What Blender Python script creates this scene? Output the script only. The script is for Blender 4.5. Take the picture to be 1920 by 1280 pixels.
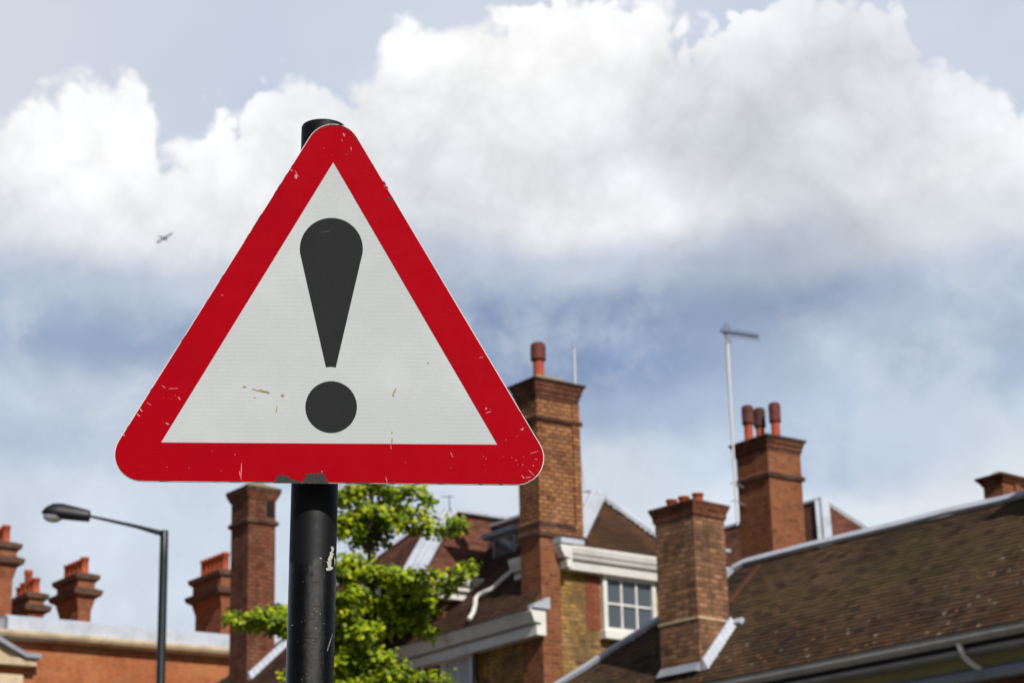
import bpy, math, random
from mathutils import Vector as V
R=math.radians
random.seed(7)
sc=bpy.context.scene
for o in list(bpy.data.objects): bpy.data.objects.remove(o)
COL=sc.collection
# ------------------------------------------------------------------ camera
PITCH,ROLL,FPX=18.0,1.4,50/22.5*1920
CAM=V((0,0,1.6))
_p,_r=R(PITCH),R(ROLL)
FW=V((0,math.cos(_p),math.sin(_p)));_r0=V((1,0,0));_u0=V((0,-math.sin(_p),math.cos(_p)))
RT=_r0*math.cos(_r)-_u0*math.sin(_r);UP=_u0*math.cos(_r)+_r0*math.sin(_r)
cd=bpy.data.cameras.new('camera');co=bpy.data.objects.new('camera',cd);COL.objects.link(co)
from mathutils import Matrix
co.matrix_world=Matrix(((RT.x,UP.x,-FW.x,CAM.x),(RT.y,UP.y,-FW.y,CAM.y),(RT.z,UP.z,-FW.z,CAM.z),(0,0,0,1)))
cd.lens=50;cd.sensor_width=22.5;cd.sensor_fit='HORIZONTAL';cd.clip_end=30000;cd.clip_start=.05
cd.dof.use_dof=True;cd.dof.focus_distance=3.56;cd.dof.aperture_fstop=7.5;cd.dof.aperture_blades=7
sc.camera=co
sc.view_settings.view_transform='Standard';sc.view_settings.look='None';sc.view_settings.gamma=1;sc.view_settings.exposure=0
def ray(px,py): return (FW+RT*((px-960)/FPX)+UP*((640-py)/FPX))
def hit(px,py,pl):                       # the point of a real plane that a line of sight meets
    q,n=pl;d=ray(px,py);t=(q-CAM).dot(n)/d.dot(n);return CAM+d*t
def atY(px,py,Y): return hit(px,py,(V((0,Y,0)),V((0,1,0))))
def proj(P):
    d=P-CAM;z=d.dot(FW);return 960+FPX*d.dot(RT)/z,640-FPX*d.dot(UP)/z
def solve(P,d,x):                        # distance along d from P until it reaches picture column x
    lo,hi=-16,16
    f=lambda t:proj(P+d*t)[0]-x
    s=f(lo)>0
    for _ in range(60):
        m=(lo+hi)/2
        if (f(m)>0)==s: lo=m
        else: hi=m
    return lo
def zat(P,py):                           # height at which the vertical through P passes picture row py
    lo,hi=-5,80
    for _ in range(50):
        m=(lo+hi)/2
        if proj(V((P.x,P.y,m)))[1]>py: lo=m
        else: hi=m
    return lo
# ------------------------------------------------------------------ materials helper
def lin(h):
    if isinstance(h,(tuple,list)): return tuple(h)+(1,) if len(h)==3 else tuple(h)
    c=[int(h[i:i+2],16)/255 for i in (0,2,4)]
    return tuple(x/12.92 if x<=.04045 else ((x+.055)/1.055)**2.4 for x in c)+(1,)
class NT:
    def __init__(s,t): s.t=t
    def n(s,ty,ins={},**kw):
        a=s.t.nodes.new(ty)
        for k,v in kw.items(): setattr(a,k,v)
        for k,v in ins.items(): s.set(a.inputs[k],v)
        return a
    def set(s,i,v):
        if isinstance(v,bpy.types.NodeSocket): s.t.links.new(v,i)
        elif isinstance(v,bpy.types.Node): s.t.links.new(v.outputs[0],i)
        elif isinstance(v,str): i.default_value=lin(v)
        elif isinstance(v,(tuple,list)) and i.type=='RGBA': i.default_value=lin(tuple(v))
        else: i.default_value=v
    def m(s,op,a,b=0.0,c=0.0,clamp=False):
        x=s.n('ShaderNodeMath',operation=op,use_clamp=clamp)
        for i,v in enumerate((a,b,c)): s.set(x.inputs[i],v)
        return x.outputs[0]
    def mix(s,f,a,b,bt='MIX'):
        x=s.n('ShaderNodeMix',data_type='RGBA',blend_type=bt)
        s.set(x.inputs[0],f);s.set(x.inputs[6],a);s.set(x.inputs[7],b);return x.outputs[2]
    def mr(s,v,a,b,c=0.0,d=1.0,smooth=False):
        x=s.n('ShaderNodeMapRange',interpolation_type='SMOOTHSTEP' if smooth else 'LINEAR')
        for i,q in enumerate((v,a,b,c,d)): s.set(x.inputs[i],q)
        return x.outputs[0]
    def noise(s,vec,scale,det=4,rough=.55,dist=0,out=0):
        x=s.n('ShaderNodeTexNoise',{'Scale':scale,'Detail':det,'Roughness':rough,'Distortion':dist})
        if vec is not None: s.set(x.inputs['Vector'],vec)
        return x.outputs[out]
# ------------------------------------------------------------------ sun + sky
SUN_AZ,SUN_EL=154.0,38.0
sl=bpy.data.lights.new('sun','SUN');so=bpy.data.objects.new('sun',sl);COL.objects.link(so)
sd=V((math.sin(R(SUN_AZ))*math.cos(R(SUN_EL)),math.cos(R(SUN_AZ))*math.cos(R(SUN_EL)),math.sin(R(SUN_EL))))
so.rotation_euler=sd.to_track_quat('Z','Y').to_euler();so.location=(5,-10,30)
sl.energy=4.4;sl.angle=R(.53);sl.color=(1,.965,.91)
W=bpy.data.worlds.new('World');sc.world=W;W.use_nodes=True;wt=W.node_tree;wt.nodes.clear();w=NT(wt)
nish=w.n('ShaderNodeTexSky',sky_type='NISHITA');nish.sun_disc=False;nish.sun_elevation=R(SUN_EL);nish.sun_rotation=R(SUN_AZ);nish.altitude=50;nish.dust_density=1.5
nis=w.mix(1.0,nish.outputs[0],(.055,.055,.055),'MULTIPLY')
tc=w.n('ShaderNodeTexCoord').outputs['Generated']
n1=w.noise(tc,9,5,.55,out=1);n2=w.noise(tc,34,5,.6,out=1)
def warp(vec,n,amt):
    a=w.n('ShaderNodeVectorMath',{0:n,1:(.5,.5,.5)},operation='SUBTRACT');b=w.n('ShaderNodeVectorMath',{0:a},operation='SCALE');b.inputs['Scale'].default_value=amt
    return w.n('ShaderNodeVectorMath',{0:vec,1:b.outputs[0]},operation='ADD').outputs[0]
wv=warp(warp(tc,n1,.05),n2,.014)
wf=warp(warp(tc,n1,.022),n2,.016)
def azel(vec):
    sx=w.n('ShaderNodeSeparateXYZ',{0:vec});az=w.m('ARCTAN2',sx.outputs[0],sx.outputs[1])
    h=w.m('SQRT',w.m('ADD',w.m('MULTIPLY',sx.outputs[0],sx.outputs[0]),w.m('MULTIPLY',sx.outputs[1],sx.outputs[1])))
    return az,w.m('ARCTAN2',sx.outputs[2],h)
az,el=azel(wv);azf,elf=azel(warp(tc,n1,.012));az0,el0=azel(tc)
# cloud tones seen across this part of the sky, by direction (rows of elevation, columns of azimuth)
CT={0:'f4f5f7 f4f5f7 f4f5f7 f4f5f7 f4f5f7 f6f6f8 f8f8f9 fafafa f0f2f5 e6e9f0 e4e8ef e6e9f0 e4e8f0',
100:'f4f5f7 f5f6f8 f4f5f7 f4f5f7 f6f7f8 fafafa fafafa fbfbfb f4f4f6 eaecf0 e8eaef e4e7ee e2e6ee',
200:'f2f3f5 f7f8f8 f2f3f5 f0f2f5 edeff3 f5f6f7 f1f2f4 ebecef e0e3e8 d9dce2 dcdfe6 e3e6ec e3e7ed',
300:'f3f5f7 f8f8f9 f9f9fa f4f5f6 eceef2 e2e5ea e9ebee e2e5ea d4d8df d2d6dd dadde4 e4e7ed edeff3',
400:'dbe0e8 e6e9ed edeef0 ecedf0 e4e7eb d8dde4 e6e8ec f0f1f3 e6e8ec d0d6df dcdfe6 e8eaed ecedf1',
500:'a9b8cf b2c0d3 c0cad9 c6cfdc bfc9d8 a7b5ca afbccf c1cad7 adb9cb a9b5c8 c5ccd7 d6dbe2 dee2e8',
600:'9aabc5 97a9c5 96a8c4 95a7c4 91a4c2 8a9cba 8598ba 899cba 8d9fbc 94a5c0 9caac3 a9b6cb b6c3d5',
700:'bccadb c6d0df b4c2d5 a2b2cb 93a6c4 879cbe 8196ba 8499bd 899dc0 a3b4cb b4c1d4 a9b8ce aebdd1',
800:'b2c1d6 b6c4d8 b5c4d8 b0c0d6 aabbd3 a5b6d0 a0b3cf a8b9d2 a5b6d0 b2c1d5 adbdd3 b3c2d7 a9bad2',
900:'ced8e4 cdd7e4 cbd6e3 cdd8e5 cdd8e5 cfd9e6 cfdae6 d5dfe9 cbd7e4 b6c6db a5b7d1 adbed6 cbd7e4',
1000:'cdd7e4 ccd6e3 cad5e2 ccd7e4 cdd8e5 d0dae6 d0dbe7 d4dee9 d7e0ea d8e1eb dde5ee e3e9f0 dfe6ee',
1100:'cad4e1 cad4e1 cad4e1 cbd6e3 ccd7e4 cdd8e5 ced9e5 d2dce7 d4dde8 d4dde8 d6dfe9 d8e0ea d8e0ea',
1280:'ccd6e2 ccd6e2 ccd6e2 ccd6e2 ccd6e2 ccd6e2 ccd6e2 ced8e3 ced8e3 ced8e3 ced8e3 ced8e3 ced8e3'}
ys=sorted(CT)
AZ0,AZ1=R(-13.6),R(13.6)
def dirof(px,py):
    d=ray(px,py);return math.atan2(d.x,d.y),math.atan2(d.z,math.hypot(d.x,d.y))
rows=[]
for y in ys:
    cr=w.n('ShaderNodeValToRGB');cr.color_ramp.interpolation='B_SPLINE'
    cs=CT[y].split();e=cr.color_ramp.elements
    for i,c in enumerate(cs):
        a,_=dirof(i*160,y);t=min(1,max(0,(a-AZ0)/(AZ1-AZ0)))
        if i==0: q=e[0];q.position=t
        elif i==12: q=e[-1];q.position=t
        else: q=e.new(t)
        q.color=lin(c)
    w.set(cr.inputs[0],w.mr(az,AZ0,AZ1));rows.append((dirof(960,y)[1],cr.outputs[0]))
elr=w.m('ADD',el,w.m('MULTIPLY',az,-.0244*1.05))   # the camera is held a little off level
cloud=rows[0][1]
for (e0,_),(e1,c) in zip(rows,rows[1:]):
    cloud=w.mix(w.mr(elr,e0,e1,0,1,True),cloud,c)
def bf(vec,sc_): return w.m('ABSOLUTE',w.m('MULTIPLY_ADD',w.noise(vec,sc_,0,.5),2.0,-1.0))
def bil3(vec): return w.m('ADD',w.m('MULTIPLY',bf(vec,26),1.0),w.m('ADD',w.m('MULTIPLY',bf(vec,62),.55),w.m('MULTIPLY',bf(vec,150),.3)))
wq=warp(tc,n2,.006)
# fine billows
shade=w.m('SUBTRACT',bil3(warp(tc,n1,.01)),.45)
low=w.mr(elr,dirof(960,560)[1],dirof(960,380)[1],.22,1)
b1=w.noise(tc,30,7,.6,.3);b0=w.noise(warp(tc,n1,.03),12,4,.55)
bil=w.m('ADD',w.m('MULTIPLY',w.m('SUBTRACT',b1,.5),.30),w.m('MULTIPLY',w.m('MULTIPLY',shade,low),.20))
bil=w.m('ADD',bil,w.m('MULTIPLY',w.m('SUBTRACT',b0,.5),.42))
bil=w.m('ADD',1.025,bil)
cloud=w.mix(1.0,cloud,w.n('ShaderNodeCombineXYZ',{0:bil,1:bil,2:bil}).outputs[0],'MULTIPLY')
wis=w.m('MULTIPLY',w.mr(w.noise(warp(tc,n1,.04),11,6,.6),.48,.64,0,1,True),w.m('SUBTRACT',1.0,low))
cloud=w.mix(w.m('MULTIPLY',wis,.48),cloud,'e2e8ef')
# upper outline of the cumulus bank
EDGE=[(0,235),(50,205),(110,180),(160,150),(220,145),(265,165),(290,230),(305,290),(345,280),(400,240),(450,222),(500,195),(540,175),(600,158),(670,150),(710,95),(760,72),(825,80),(850,45),(890,18),(950,5),(1060,2),(1120,15),(1170,38),(1220,62),(1300,104),(1375,90),(1430,45),(1490,10),(1580,2),(1660,14),(1700,55),(1725,120),(1800,152),(1860,175),(1920,212)]
EL0,EL1=R(10),R(32)
fc=w.n('ShaderNodeFloatCurve');cv=fc.mapping.curves[0];pts=[]
for x,y in EDGE:
    a,e_=dirof(x,y);pts.append(((a-AZ0)/(AZ1-AZ0),(e_-EL0)/(EL1-EL0)))
cv.points[0].location=(0,pts[0][1]);cv.points[1].location=(1,pts[-1][1])
for p in pts: cv.points.new(max(0.001,min(.999,p[0])),p[1])
fc.mapping.update();w.set(fc.inputs['Value'],w.mr(azf,AZ0,AZ1))
edge=w.mr(fc.outputs[0],0,1,EL0,EL1)
frac=w.m('ADD',w.m('MULTIPLY',w.m('SUBTRACT',bil3(wq),.42),R(1.9)),w.m('MULTIPLY',w.m('SUBTRACT',w.noise(tc,120,6,.62),.5),R(.55)))
soft=w.m('MULTIPLY',w.mr(w.noise(tc,14,2),.3,.7),R(.55))
soft=w.m('ADD',soft,R(.06))
mask=w.mr(w.m('SUBTRACT',w.m('ADD',edge,frac),elf),w.m('MULTIPLY',soft,-1),soft,0,1,True)
gr=w.n('ShaderNodeValToRGB');e=gr.color_ramp.elements;e[0].color=lin('d4d9e5');e[1].color=lin('c6cfe3')
for t,c in((.25,'c9d3e4'),(.5,'cad3e6'),(.85,'d2d9e8')): q=e.new(t);q.color=lin(c)
w.set(gr.inputs[0],w.mr(az0,AZ0,AZ1))
veil=w.mix(w.mr(w.noise(tc,7,4),.35,.75),gr.outputs[0],'dde2ec')
gap=w.mix(.05,veil,nis)
seen=w.mix(mask,gap,cloud)
# the rest of the sky: blue with broken cloud
gm=w.mr(w.noise(tc,3.2,6,.6),.5,.7,0,1,True)
gc=w.mix(w.mr(w.noise(wv,8,3),.3,.7),'6f7b90','b4b9c2')
gen=w.mix(w.m('MULTIPLY',gm,.7),nis,gc)
fo=w.m('MAXIMUM',w.mr(w.m('ABSOLUTE',az0),R(18),R(75),0,1,True),w.mr(el0,R(31),R(62),0,1,True))
fo=w.m('MAXIMUM',fo,w.mr(el0,R(-1),R(-4)))
fin=w.mix(w.m('MULTIPLY',fo,1.0,clamp=True),seen,gen)
bg=w.n('ShaderNodeBackground',{'Color':fin,'Strength':1.0});wo=w.n('ShaderNodeOutputWorld',{'Surface':bg.outputs[0]})
try: W.cycles.sampling_method='MANUAL';W.cycles.sample_map_resolution=512
except Exception: pass
# ------------------------------------------------------------------ surface materials
def mat(name):
    m=bpy.data.materials.new(name);m.use_nodes=True;t=NT(m.node_tree);b=t.t.nodes['Principled BSDF'];return m,t,b
def bump(t,b,h,s,d=.01):
    x=t.n('ShaderNodeBump',{'Height':h,'Strength':s,'Distance':d});t.set(b.inputs['Normal'],x.outputs[0])
def brick(name,c1,c2,c3,mortar,soot=.3,sootc='2a201a',patch=None,pamt=.5,sc_=1.0):
    m,t,b=mat(name);uv=t.n('ShaderNodeUVMap').outputs[0];pos=t.n('ShaderNodeNewGeometry').outputs['Position']
    br=t.n('ShaderNodeTexBrick',{'Vector':uv,'Color1':(0,0,0),'Color2':(1,1,1),'Mortar':(.5,.5,.5),'Scale':1.0,'Mortar Size':.0125*sc_,'Mortar Smooth':.25,'Bias':0.0,'Brick Width':.168*sc_,'Row Height':.075*sc_})
    rnd=br.outputs[0];fac=br.outputs[1]
    cr=t.n('ShaderNodeValToRGB',{0:rnd});e=cr.color_ramp.elements;e[0].color=lin(c1);e[1].color=lin(c3);q=e.new(.5);q.color=lin(c2)
    c=t.mix(t.mr(t.noise(pos,2.2,5,.6),.3,.75),cr.outputs[0],t.mix(.5,cr.outputs[0],c2))
    if patch: c=t.mix(t.m('MULTIPLY',t.mr(t.noise(pos,.9,5,.6),.48,.6,0,1,True),pamt),c,t.mix(.45,c,patch))
    c=t.mix(t.m('MULTIPLY',t.mr(t.noise(pos,1.4,6,.65),.45,.7,0,1,True),soot),c,sootc)
    c=t.mix(t.m('MULTIPLY',t.mr(t.noise(pos,9,4,.6),.5,.72,0,1,True),soot*.8),c,sootc)
    mpv=t.n('ShaderNodeVectorMath',{0:pos,1:(1,1,.16)},operation='MULTIPLY').outputs[0]
    c=t.mix(t.m('MULTIPLY',t.mr(t.noise(mpv,6,5,.6),.52,.7,0,1,True),min(.8,soot*1.3)),c,sootc)
    c=t.mix(t.m('MULTIPLY',t.mr(t.noise(pos,3.1,3,.6),.5,.62),.14),c,'a58c70')
    c=t.mix(t.m('MULTIPLY',fac,t.mr(t.noise(pos,7,4),.3,.65,.65,1)),c,mortar)
    t.set(b.inputs['Base Color'],c);b.inputs['Roughness'].default_value=.92;b.inputs['Specular IOR Level'].default_value=.2
    h=t.m('ADD',t.m('MULTIPLY',fac,-1.0),t.m('MULTIPLY',t.noise(pos,40,4),.5))
    bump(t,b,h,.8,.008);return m
def tile(name,c1,c2,c3,moss='5b4a1a',mossamt=.4,lichen=0,row=.088,wd=.165):
    m,t,b=mat(name);uv=t.n('ShaderNodeUVMap').outputs[0];pos=t.n('ShaderNodeNewGeometry').outputs['Position']
    br=t.n('ShaderNodeTexBrick',{'Vector':uv,'Color1':(0,0,0),'Color2':(1,1,1),'Mortar':(.5,.5,.5),'Scale':1.0,'Mortar Size':.003,'Mortar Smooth':.1,'Brick Width':wd,'Row Height':row})
    cr=t.n('ShaderNodeValToRGB',{0:t.n('ShaderNodeNewGeometry').outputs['Random Per Island']});e=cr.color_ramp.elements;e[0].color=lin(c1);e[1].color=lin(c3);q=e.new(.5);q.color=lin(c2)
    sv=t.n('ShaderNodeSeparateXYZ',{0:uv}).outputs[1]
    saw=t.m('FRACT',t.m('DIVIDE',sv,row))
    c=cr.outputs[0]
    c=t.mix(t.m('MULTIPLY',t.mr(t.noise(pos,.8,6,.62),.42,.66,0,1,True),mossamt),c,moss)
    c=t.mix(t.m('MULTIPLY',t.mr(t.noise(pos,.45,4,.6,.8),.42,.62,0,1,True),.5),c,'1c1512')
    if lichen:
        vo=t.n('ShaderNodeTexVoronoi',{'Vector':pos,'Scale':7.5,'Randomness':1.0})
        sz=t.m('MULTIPLY',t.n('ShaderNodeSeparateColor',{0:vo.outputs['Color']}).outputs[0],.34)
        sp=t.mr(vo.outputs['Distance'],sz,t.m('SUBTRACT',sz,.09),0,1)
        zz=t.n('ShaderNodeSeparateXYZ',{0:pos}).outputs[2]
        low=t.mr(zz,lichen[0],lichen[1],1,.0)
        sp=t.m('MULTIPLY',sp,t.mr(t.m('ADD',t.noise(pos,.55,3),t.m('MULTIPLY',low,.42)),.62,.8))
        lc=t.mix(t.mr(t.n('ShaderNodeSeparateColor',{0:vo.outputs['Color']}).outputs[1],.6,.8),'8a8474','9a6224')
        c=t.mix(t.m('MULTIPLY',sp,.85),c,lc)
        c=t.mix(t.m('MULTIPLY',t.mr(t.m('ADD',t.noise(pos,1.6,5,.7),t.m('MULTIPLY',low,.3)),.72,.92),.38),c,'6b4222')
    t.set(b.inputs['Base Color'],c);b.inputs['Roughness'].default_value=.88;b.inputs['Specular IOR Level'].default_value=.25
    bump(t,b,t.noise(pos,45,5,.65),.5,.01);return m
def plain(name,c,rough=.6,c2=None,ns=3,amt=.6,metal=0,bs=.15,bsc=30,spec=.5):
    m,t,b=mat(name);pos=t.n('ShaderNodeNewGeometry').outputs['Position']
    if c2: col=t.mix(t.m('MULTIPLY',t.mr(t.noise(pos,ns,6,.62),.4,.7,0,1,True),amt),c,c2);t.set(b.inputs['Base Color'],col)
    else: b.inputs['Base Color'].default_value=lin(c)
    b.inputs['Roughness'].default_value=rough;b.inputs['Metallic'].default_value=metal;b.inputs['Specular IOR Level'].default_value=spec
    if bs: bump(t,b,t.noise(pos,bsc,4),bs,.01)
    return m
M={}
M['brick_gold']=brick('stock brick',"875439","b27d54","633626",'3a281e',.35,'33241a')
M['brick_red']=brick('red brick',"74402c","93593c","50291e",'7e5a3e',.25,'3a1c12')
M['brick_rub']=brick('orange rubbed brick',"86452f","96533a","6c3424",'6e4836',.3,'5a2a18')
M['brick_yellow']=brick('yellow stock brick',"8e7045","b0884c","503c2c",'6e5a3e',.75,'382e26','e0aa36',.95)
M['brick_brown']=brick('weathered brown brick',"6c4634","ab7e5c","34231d",'5a4536',.6,'1c1613')
M['brick_slim']=brick('dark red chimney brick',"6e3c2a","80503a","4c281e",'4a3026',.4,'2a1a14')
M['brick_soot']=brick('sooty brick',"4a342a","5a4034","33241e",'40342c',.6,'1c1512')
M['brick_terra']=brick('terracotta red brick',"9c4f30","b0643c","86402a",'9a6a48',.25,'6a3420','cf9060',.75)
M['brick_far']=brick('far chimney brick',"8a4a30","a0603c","6a3424",'7a5a48',.35,'38221a')
M['cornice_far']=brick('weathered cornice brick',"5c463a","6c5244","48342c",'584a40',.5,'2c231e')
M['tile_brown']=tile('brown clay tiles',"4c3326","5a3e2c","3c281f",'4a3c1c',.45)
M['tile_red']=tile('red brown clay tiles',"6a4234","7a4e3c","55342a",'4a3420',.3)
M['tile_olive']=tile('mossy clay tiles',"4c3b2e","604834","33271f",'4c4522',.45,(6.8,8.4))
M['lead']=plain('lead sheet','8e939c',.5,'6b7079',1.5,.5,0,.2,5)
M['lead_pale']=plain('pale lead flashing','b9bec8',.55,'969ba3',1.6,.6,0,.25,5)
M['white_paint']=plain('white gloss paint','dcd9d2',.45,'a7a297',3,.35,0,.08,20)
M['grey_paint']=plain('grey weathered paint','a39f9a',.55,'7d7974',3,.5)
M['cream_stone']=plain('cream stone','c9b595',.85,'8f7d66',2,.6,0,.3,12)
M['render_olive']=plain('buff render','a39a6c',.85,'857c52',1.2,.5)
M['pot']=plain('orange clay pot','a94e26',.85,'5e3020',6,.5)
M['pot_red']=plain('red clay pot','a4452a',.8,'6b2c1e',6,.5)
M['pot_cowl']=plain('smoked red cowl','642a20',.8,'2c1614',7,.8)
M['pot_soot']=plain('sooty clay pot','3c2420',.85,'5a2c22',7,.5)
M['flaunch']=plain('mortar flaunching','8f8068',.95,'6e6a38',5,.7,0,.6,14)
M['black_iron']=plain('black painted iron','0c0c0d',.4,None)
M['lamp_pole']=plain('dark green grey lamp paint','10191a',.42,'1c2728',5,.5)
M['lamp_head']=plain('charcoal lamp housing','141216',.5,None,bs=0)
M['steel']=plain('galvanised steel','a9adb0',.45,'7d8184',9,.5,.3)
M['mast']=plain('pale aluminium mast','c9c9c8',.5,None)
M['aerial']=plain('dark aerial metal','2b3238',.5,None)
M['aircraft']=plain('aircraft skin','6d7a86',.4,None,bs=0)
M['airliner_tail']=plain('red tail paint','8a3a50',.4,None,bs=0)
M['bark']=plain('grey brown bark','3a2e26',.9,'241c18',8,.6,0,.8,30)
M['asphalt']=plain('asphalt','3a3a3c',.9,'2d2d2e',3,.5,0,.4,60)
M['paving']=plain('paving','6a6863',.9,'56544f',2,.5,0,.3,20)
M['ground']=plain('gritty ground','55524a',.95,'47443c',1,.5)
M['line']=plain('road paint','c9c7bd',.7,'8a8880',9,.4)
M['curtain']=plain('net curtain','b9bec6',.9,'8d949e',8,.4)
M['darkroom']=plain('dark room','1a1a1d',.9,None)
m,t,b=mat('window glass');b.inputs['Base Color'].default_value=lin('4e555c');b.inputs['Roughness'].default_value=.12;b.inputs['Specular IOR Level'].default_value=.8;M['glass']=m
m,t,b=mat('lamp diffuser');b.inputs['Base Color'].default_value=lin('cfd2d2');b.inputs['Roughness'].default_value=.2;b.inputs['Transmission Weight'].default_value=.6;M['diffuser']=m
# ------------------------------------------------------------------ mesh + object helpers
AZA,AZB=-36.5,53.5
dA=V((math.sin(R(AZA)),math.cos(R(AZA)),0));dB=V((math.sin(R(AZB)),math.cos(R(AZB)),0))
nL=-dB;nR=-dA;Z=V((0,0,1))
class MB:
    def __init__(s): s.v=[];s.f=[];s.sm=[]
    def face(s,pts,smooth=False):
        i=len(s.v);s.v+=[V(p) for p in pts];s.f.append(tuple(range(i,i+len(pts))));s.sm.append(smooth);return s
    def prism(s,bot,top):
        n=len(bot)
        s.face(list(reversed(bot)));s.face(top)
        for i in range(n):
            j=(i+1)%n;s.face([bot[i],bot[j],top[j],top[i]])
        return s
    def box(s,P,a,b,z0,z1,da=None,db=None):          # corner, lengths along A and B
        da=da or dA;db=db or dB;P=V((P.x,P.y,0))
        q=[P,P+db*b,P+db*b+da*a,P+da*a]
        return s.prism([p+Z*z0 for p in q],[p+Z*z1 for p in q])
    def rings(s,P,a,b,prof,cap=True):                # stepped stack: prof = [(z,outset)]
        P=V((P.x,P.y,0));rs=[]
        for z,o in prof:
            q=[P-dA*o-dB*o,P-dA*o+dB*(b+o),P+dA*(a+o)+dB*(b+o),P+dA*(a+o)-dB*o]
            rs.append([p+Z*z for p in q])
        for r0,r1 in zip(rs,rs[1:]):
            for i in range(4):
                j=(i+1)%4;s.face([r0[i],r0[j],r1[j],r1[i]])
        s.face(rs[-1]);s.face(list(reversed(rs[0])));return s
    def tube(s,pts,rad,n=12,cap=True):
        pts=[V(p) for p in pts];rad=rad if isinstance(rad,(list,tuple)) else [rad]*len(pts);rg=[]
        up=None
        for i,p in enumerate(pts):
            d=(pts[min(i+1,len(pts)-1)]-pts[max(i-1,0)]).normalized()
            x=d.orthogonal().normalized() if up is None else (up-d*up.dot(d)).normalized()
            up=x;y=d.cross(x)
            rg.append([p+(x*math.cos(2*math.pi*k/n)+y*math.sin(2*math.pi*k/n))*rad[i] for k in range(n)])
        base=len(s.v)
        for r in rg: s.v+=r
        for i in range(len(rg)-1):
            for k in range(n):
                k2=(k+1)%n;s.f.append((base+i*n+k,base+i*n+k2,base+(i+1)*n+k2,base+(i+1)*n+k));s.sm.append(True)
        if cap:
            s.face(list(reversed(rg[0])));s.face(rg[-1])
        return s
    def extr(s,prof,p0,p1,n):                        # profile (out,up) swept from p0 to p1, n = outward
        a=[p0+n*o+Z*z for o,z in prof];b_=[p1+n*o+Z*z for o,z in prof]
        return s.prism(a,b_)
    def slab(s,pts,th):                              # roof plane with thickness below it
        n=(pts[1]-pts[0]).cross(pts[2]-pts[0]).normalized()
        if n.z<0: pts=list(reversed(pts));n=-n
        return s.prism([p-n*th for p in pts],list(pts))
    def bar(s,p0,p1,w_,h,nrm):
        d=(p1-p0).normalized();sd_=d.cross(nrm).normalized()*(w_/2);u=nrm.normalized()*h
        return s.prism([p0-sd_,p0+sd_,p0+sd_+u,p0-sd_+u],[p1-sd_,p1+sd_,p1+sd_+u,p1-sd_+u])
def build(name,mb,m,parent,label=None,extra=()):
    mi=[0]*len(mb.f)
    for k_,(e_,em) in enumerate(extra):
        b0_=len(mb.v);mb.v+=e_.v;mb.f+=[tuple(i+b0_ for i in f) for f in e_.f];mb.sm+=e_.sm;mi+=[k_+1]*len(e_.f)
    root=parent
    while root is not None and root.parent is not None: root=root.parent
    off=V(root.location) if root is not None else V((0,0,0))
    me=bpy.data.meshes.new(name);me.from_pydata([v-off for v in mb.v],[],mb.f)
    uvl=me.uv_layers.new(name='UVMap')
    for p in me.polygons:
        p.use_smooth=mb.sm[p.index];p.material_index=mi[p.index]
        n=p.normal
        if abs(n.z)>.995: ua,va=dB,dA
        else: ua=Z.cross(n).normalized();va=n.cross(ua).normalized()
        for li in p.loop_indices:
            co_=me.vertices[me.loops[li].vertex_index].co+off
            uvl.data[li].uv=(co_.dot(ua),co_.dot(va))
    me.materials.append(M[m] if isinstance(m,str) else m)
    for _,em in extra: me.materials.append(M[em])
    o=bpy.data.objects.new(name,me);COL.objects.link(o)
    if parent is not None: o.parent=parent
    if label: o['label']=label
    return o
def thing(name,label,cat,loc,group=None):
    o=bpy.data.objects.new(name,None);COL.objects.link(o);o.location=loc;o.empty_display_size=.3
    o['label']=label;o['category']=cat
    if group: o['group']=group
    return o
def struct(name,mb,m):
    o=build(name,mb,m,None);o['kind']='structure';return o
RRT=random.Random(11)
def roofp(parent,pts,th,m,row=.088,wd=.165):
    g=MB();n=(pts[1]-pts[0]).cross(pts[2]-pts[0]).normalized()
    if n.z<0: n=-n
    u=Z.cross(n).normalized();v=n.cross(u).normalized()
    if v.z<0: v=-v
    g.slab([p-n*.014 for p in pts],th);o=pts[0];q=[((p-o).dot(u),(p-o).dot(v)) for p in pts]
    t=min(y for _,y in q);tm=max(y for _,y in q);k=0;P=lambda a,b,l:o+u*a+v*b+n*l
    while t<tm-row*.3:
        y=t+row*.5;xs=[]
        for (x0,y0),(x1,y1) in zip(q,q[1:]+q[:1]):
            if (y0-y)*(y1-y)<0: xs.append(x0+(x1-x0)*(y-y0)/(y1-y0))
        if len(xs)>=2:
            a,b=min(xs),max(xs);x=math.floor(a/wd)*wd+(wd/2 if k%2 else 0)
            if x>a: x-=wd
            while x<b:
                x0=max(x,a);x1=min(x+wd-.004,b)
                if x1-x0>.02:
                    l=.010+RRT.random()*.007;j=RRT.uniform(-.004,.004);j2=j+RRT.uniform(-.003,.003)
                    if RRT.random()<.012: j-=.02;j2-=.025
                    i=len(g.v);g.v+=[P(x0,t+j,l-.012),P(x1,t+j2,l-.012),P(x1,t+j2,l),P(x0,t+j,l),P(x1,t+row*1.2,.001),P(x0,t+row*1.2,.001)]
                    fs=[(i,i+1,i+2,i+3),(i+3,i+2,i+4,i+5)]
                    g.f+=fs;g.sm+=[False,False]
                x+=wd
        t+=row;k+=1
    return build('roof',g,m,parent)
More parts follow.
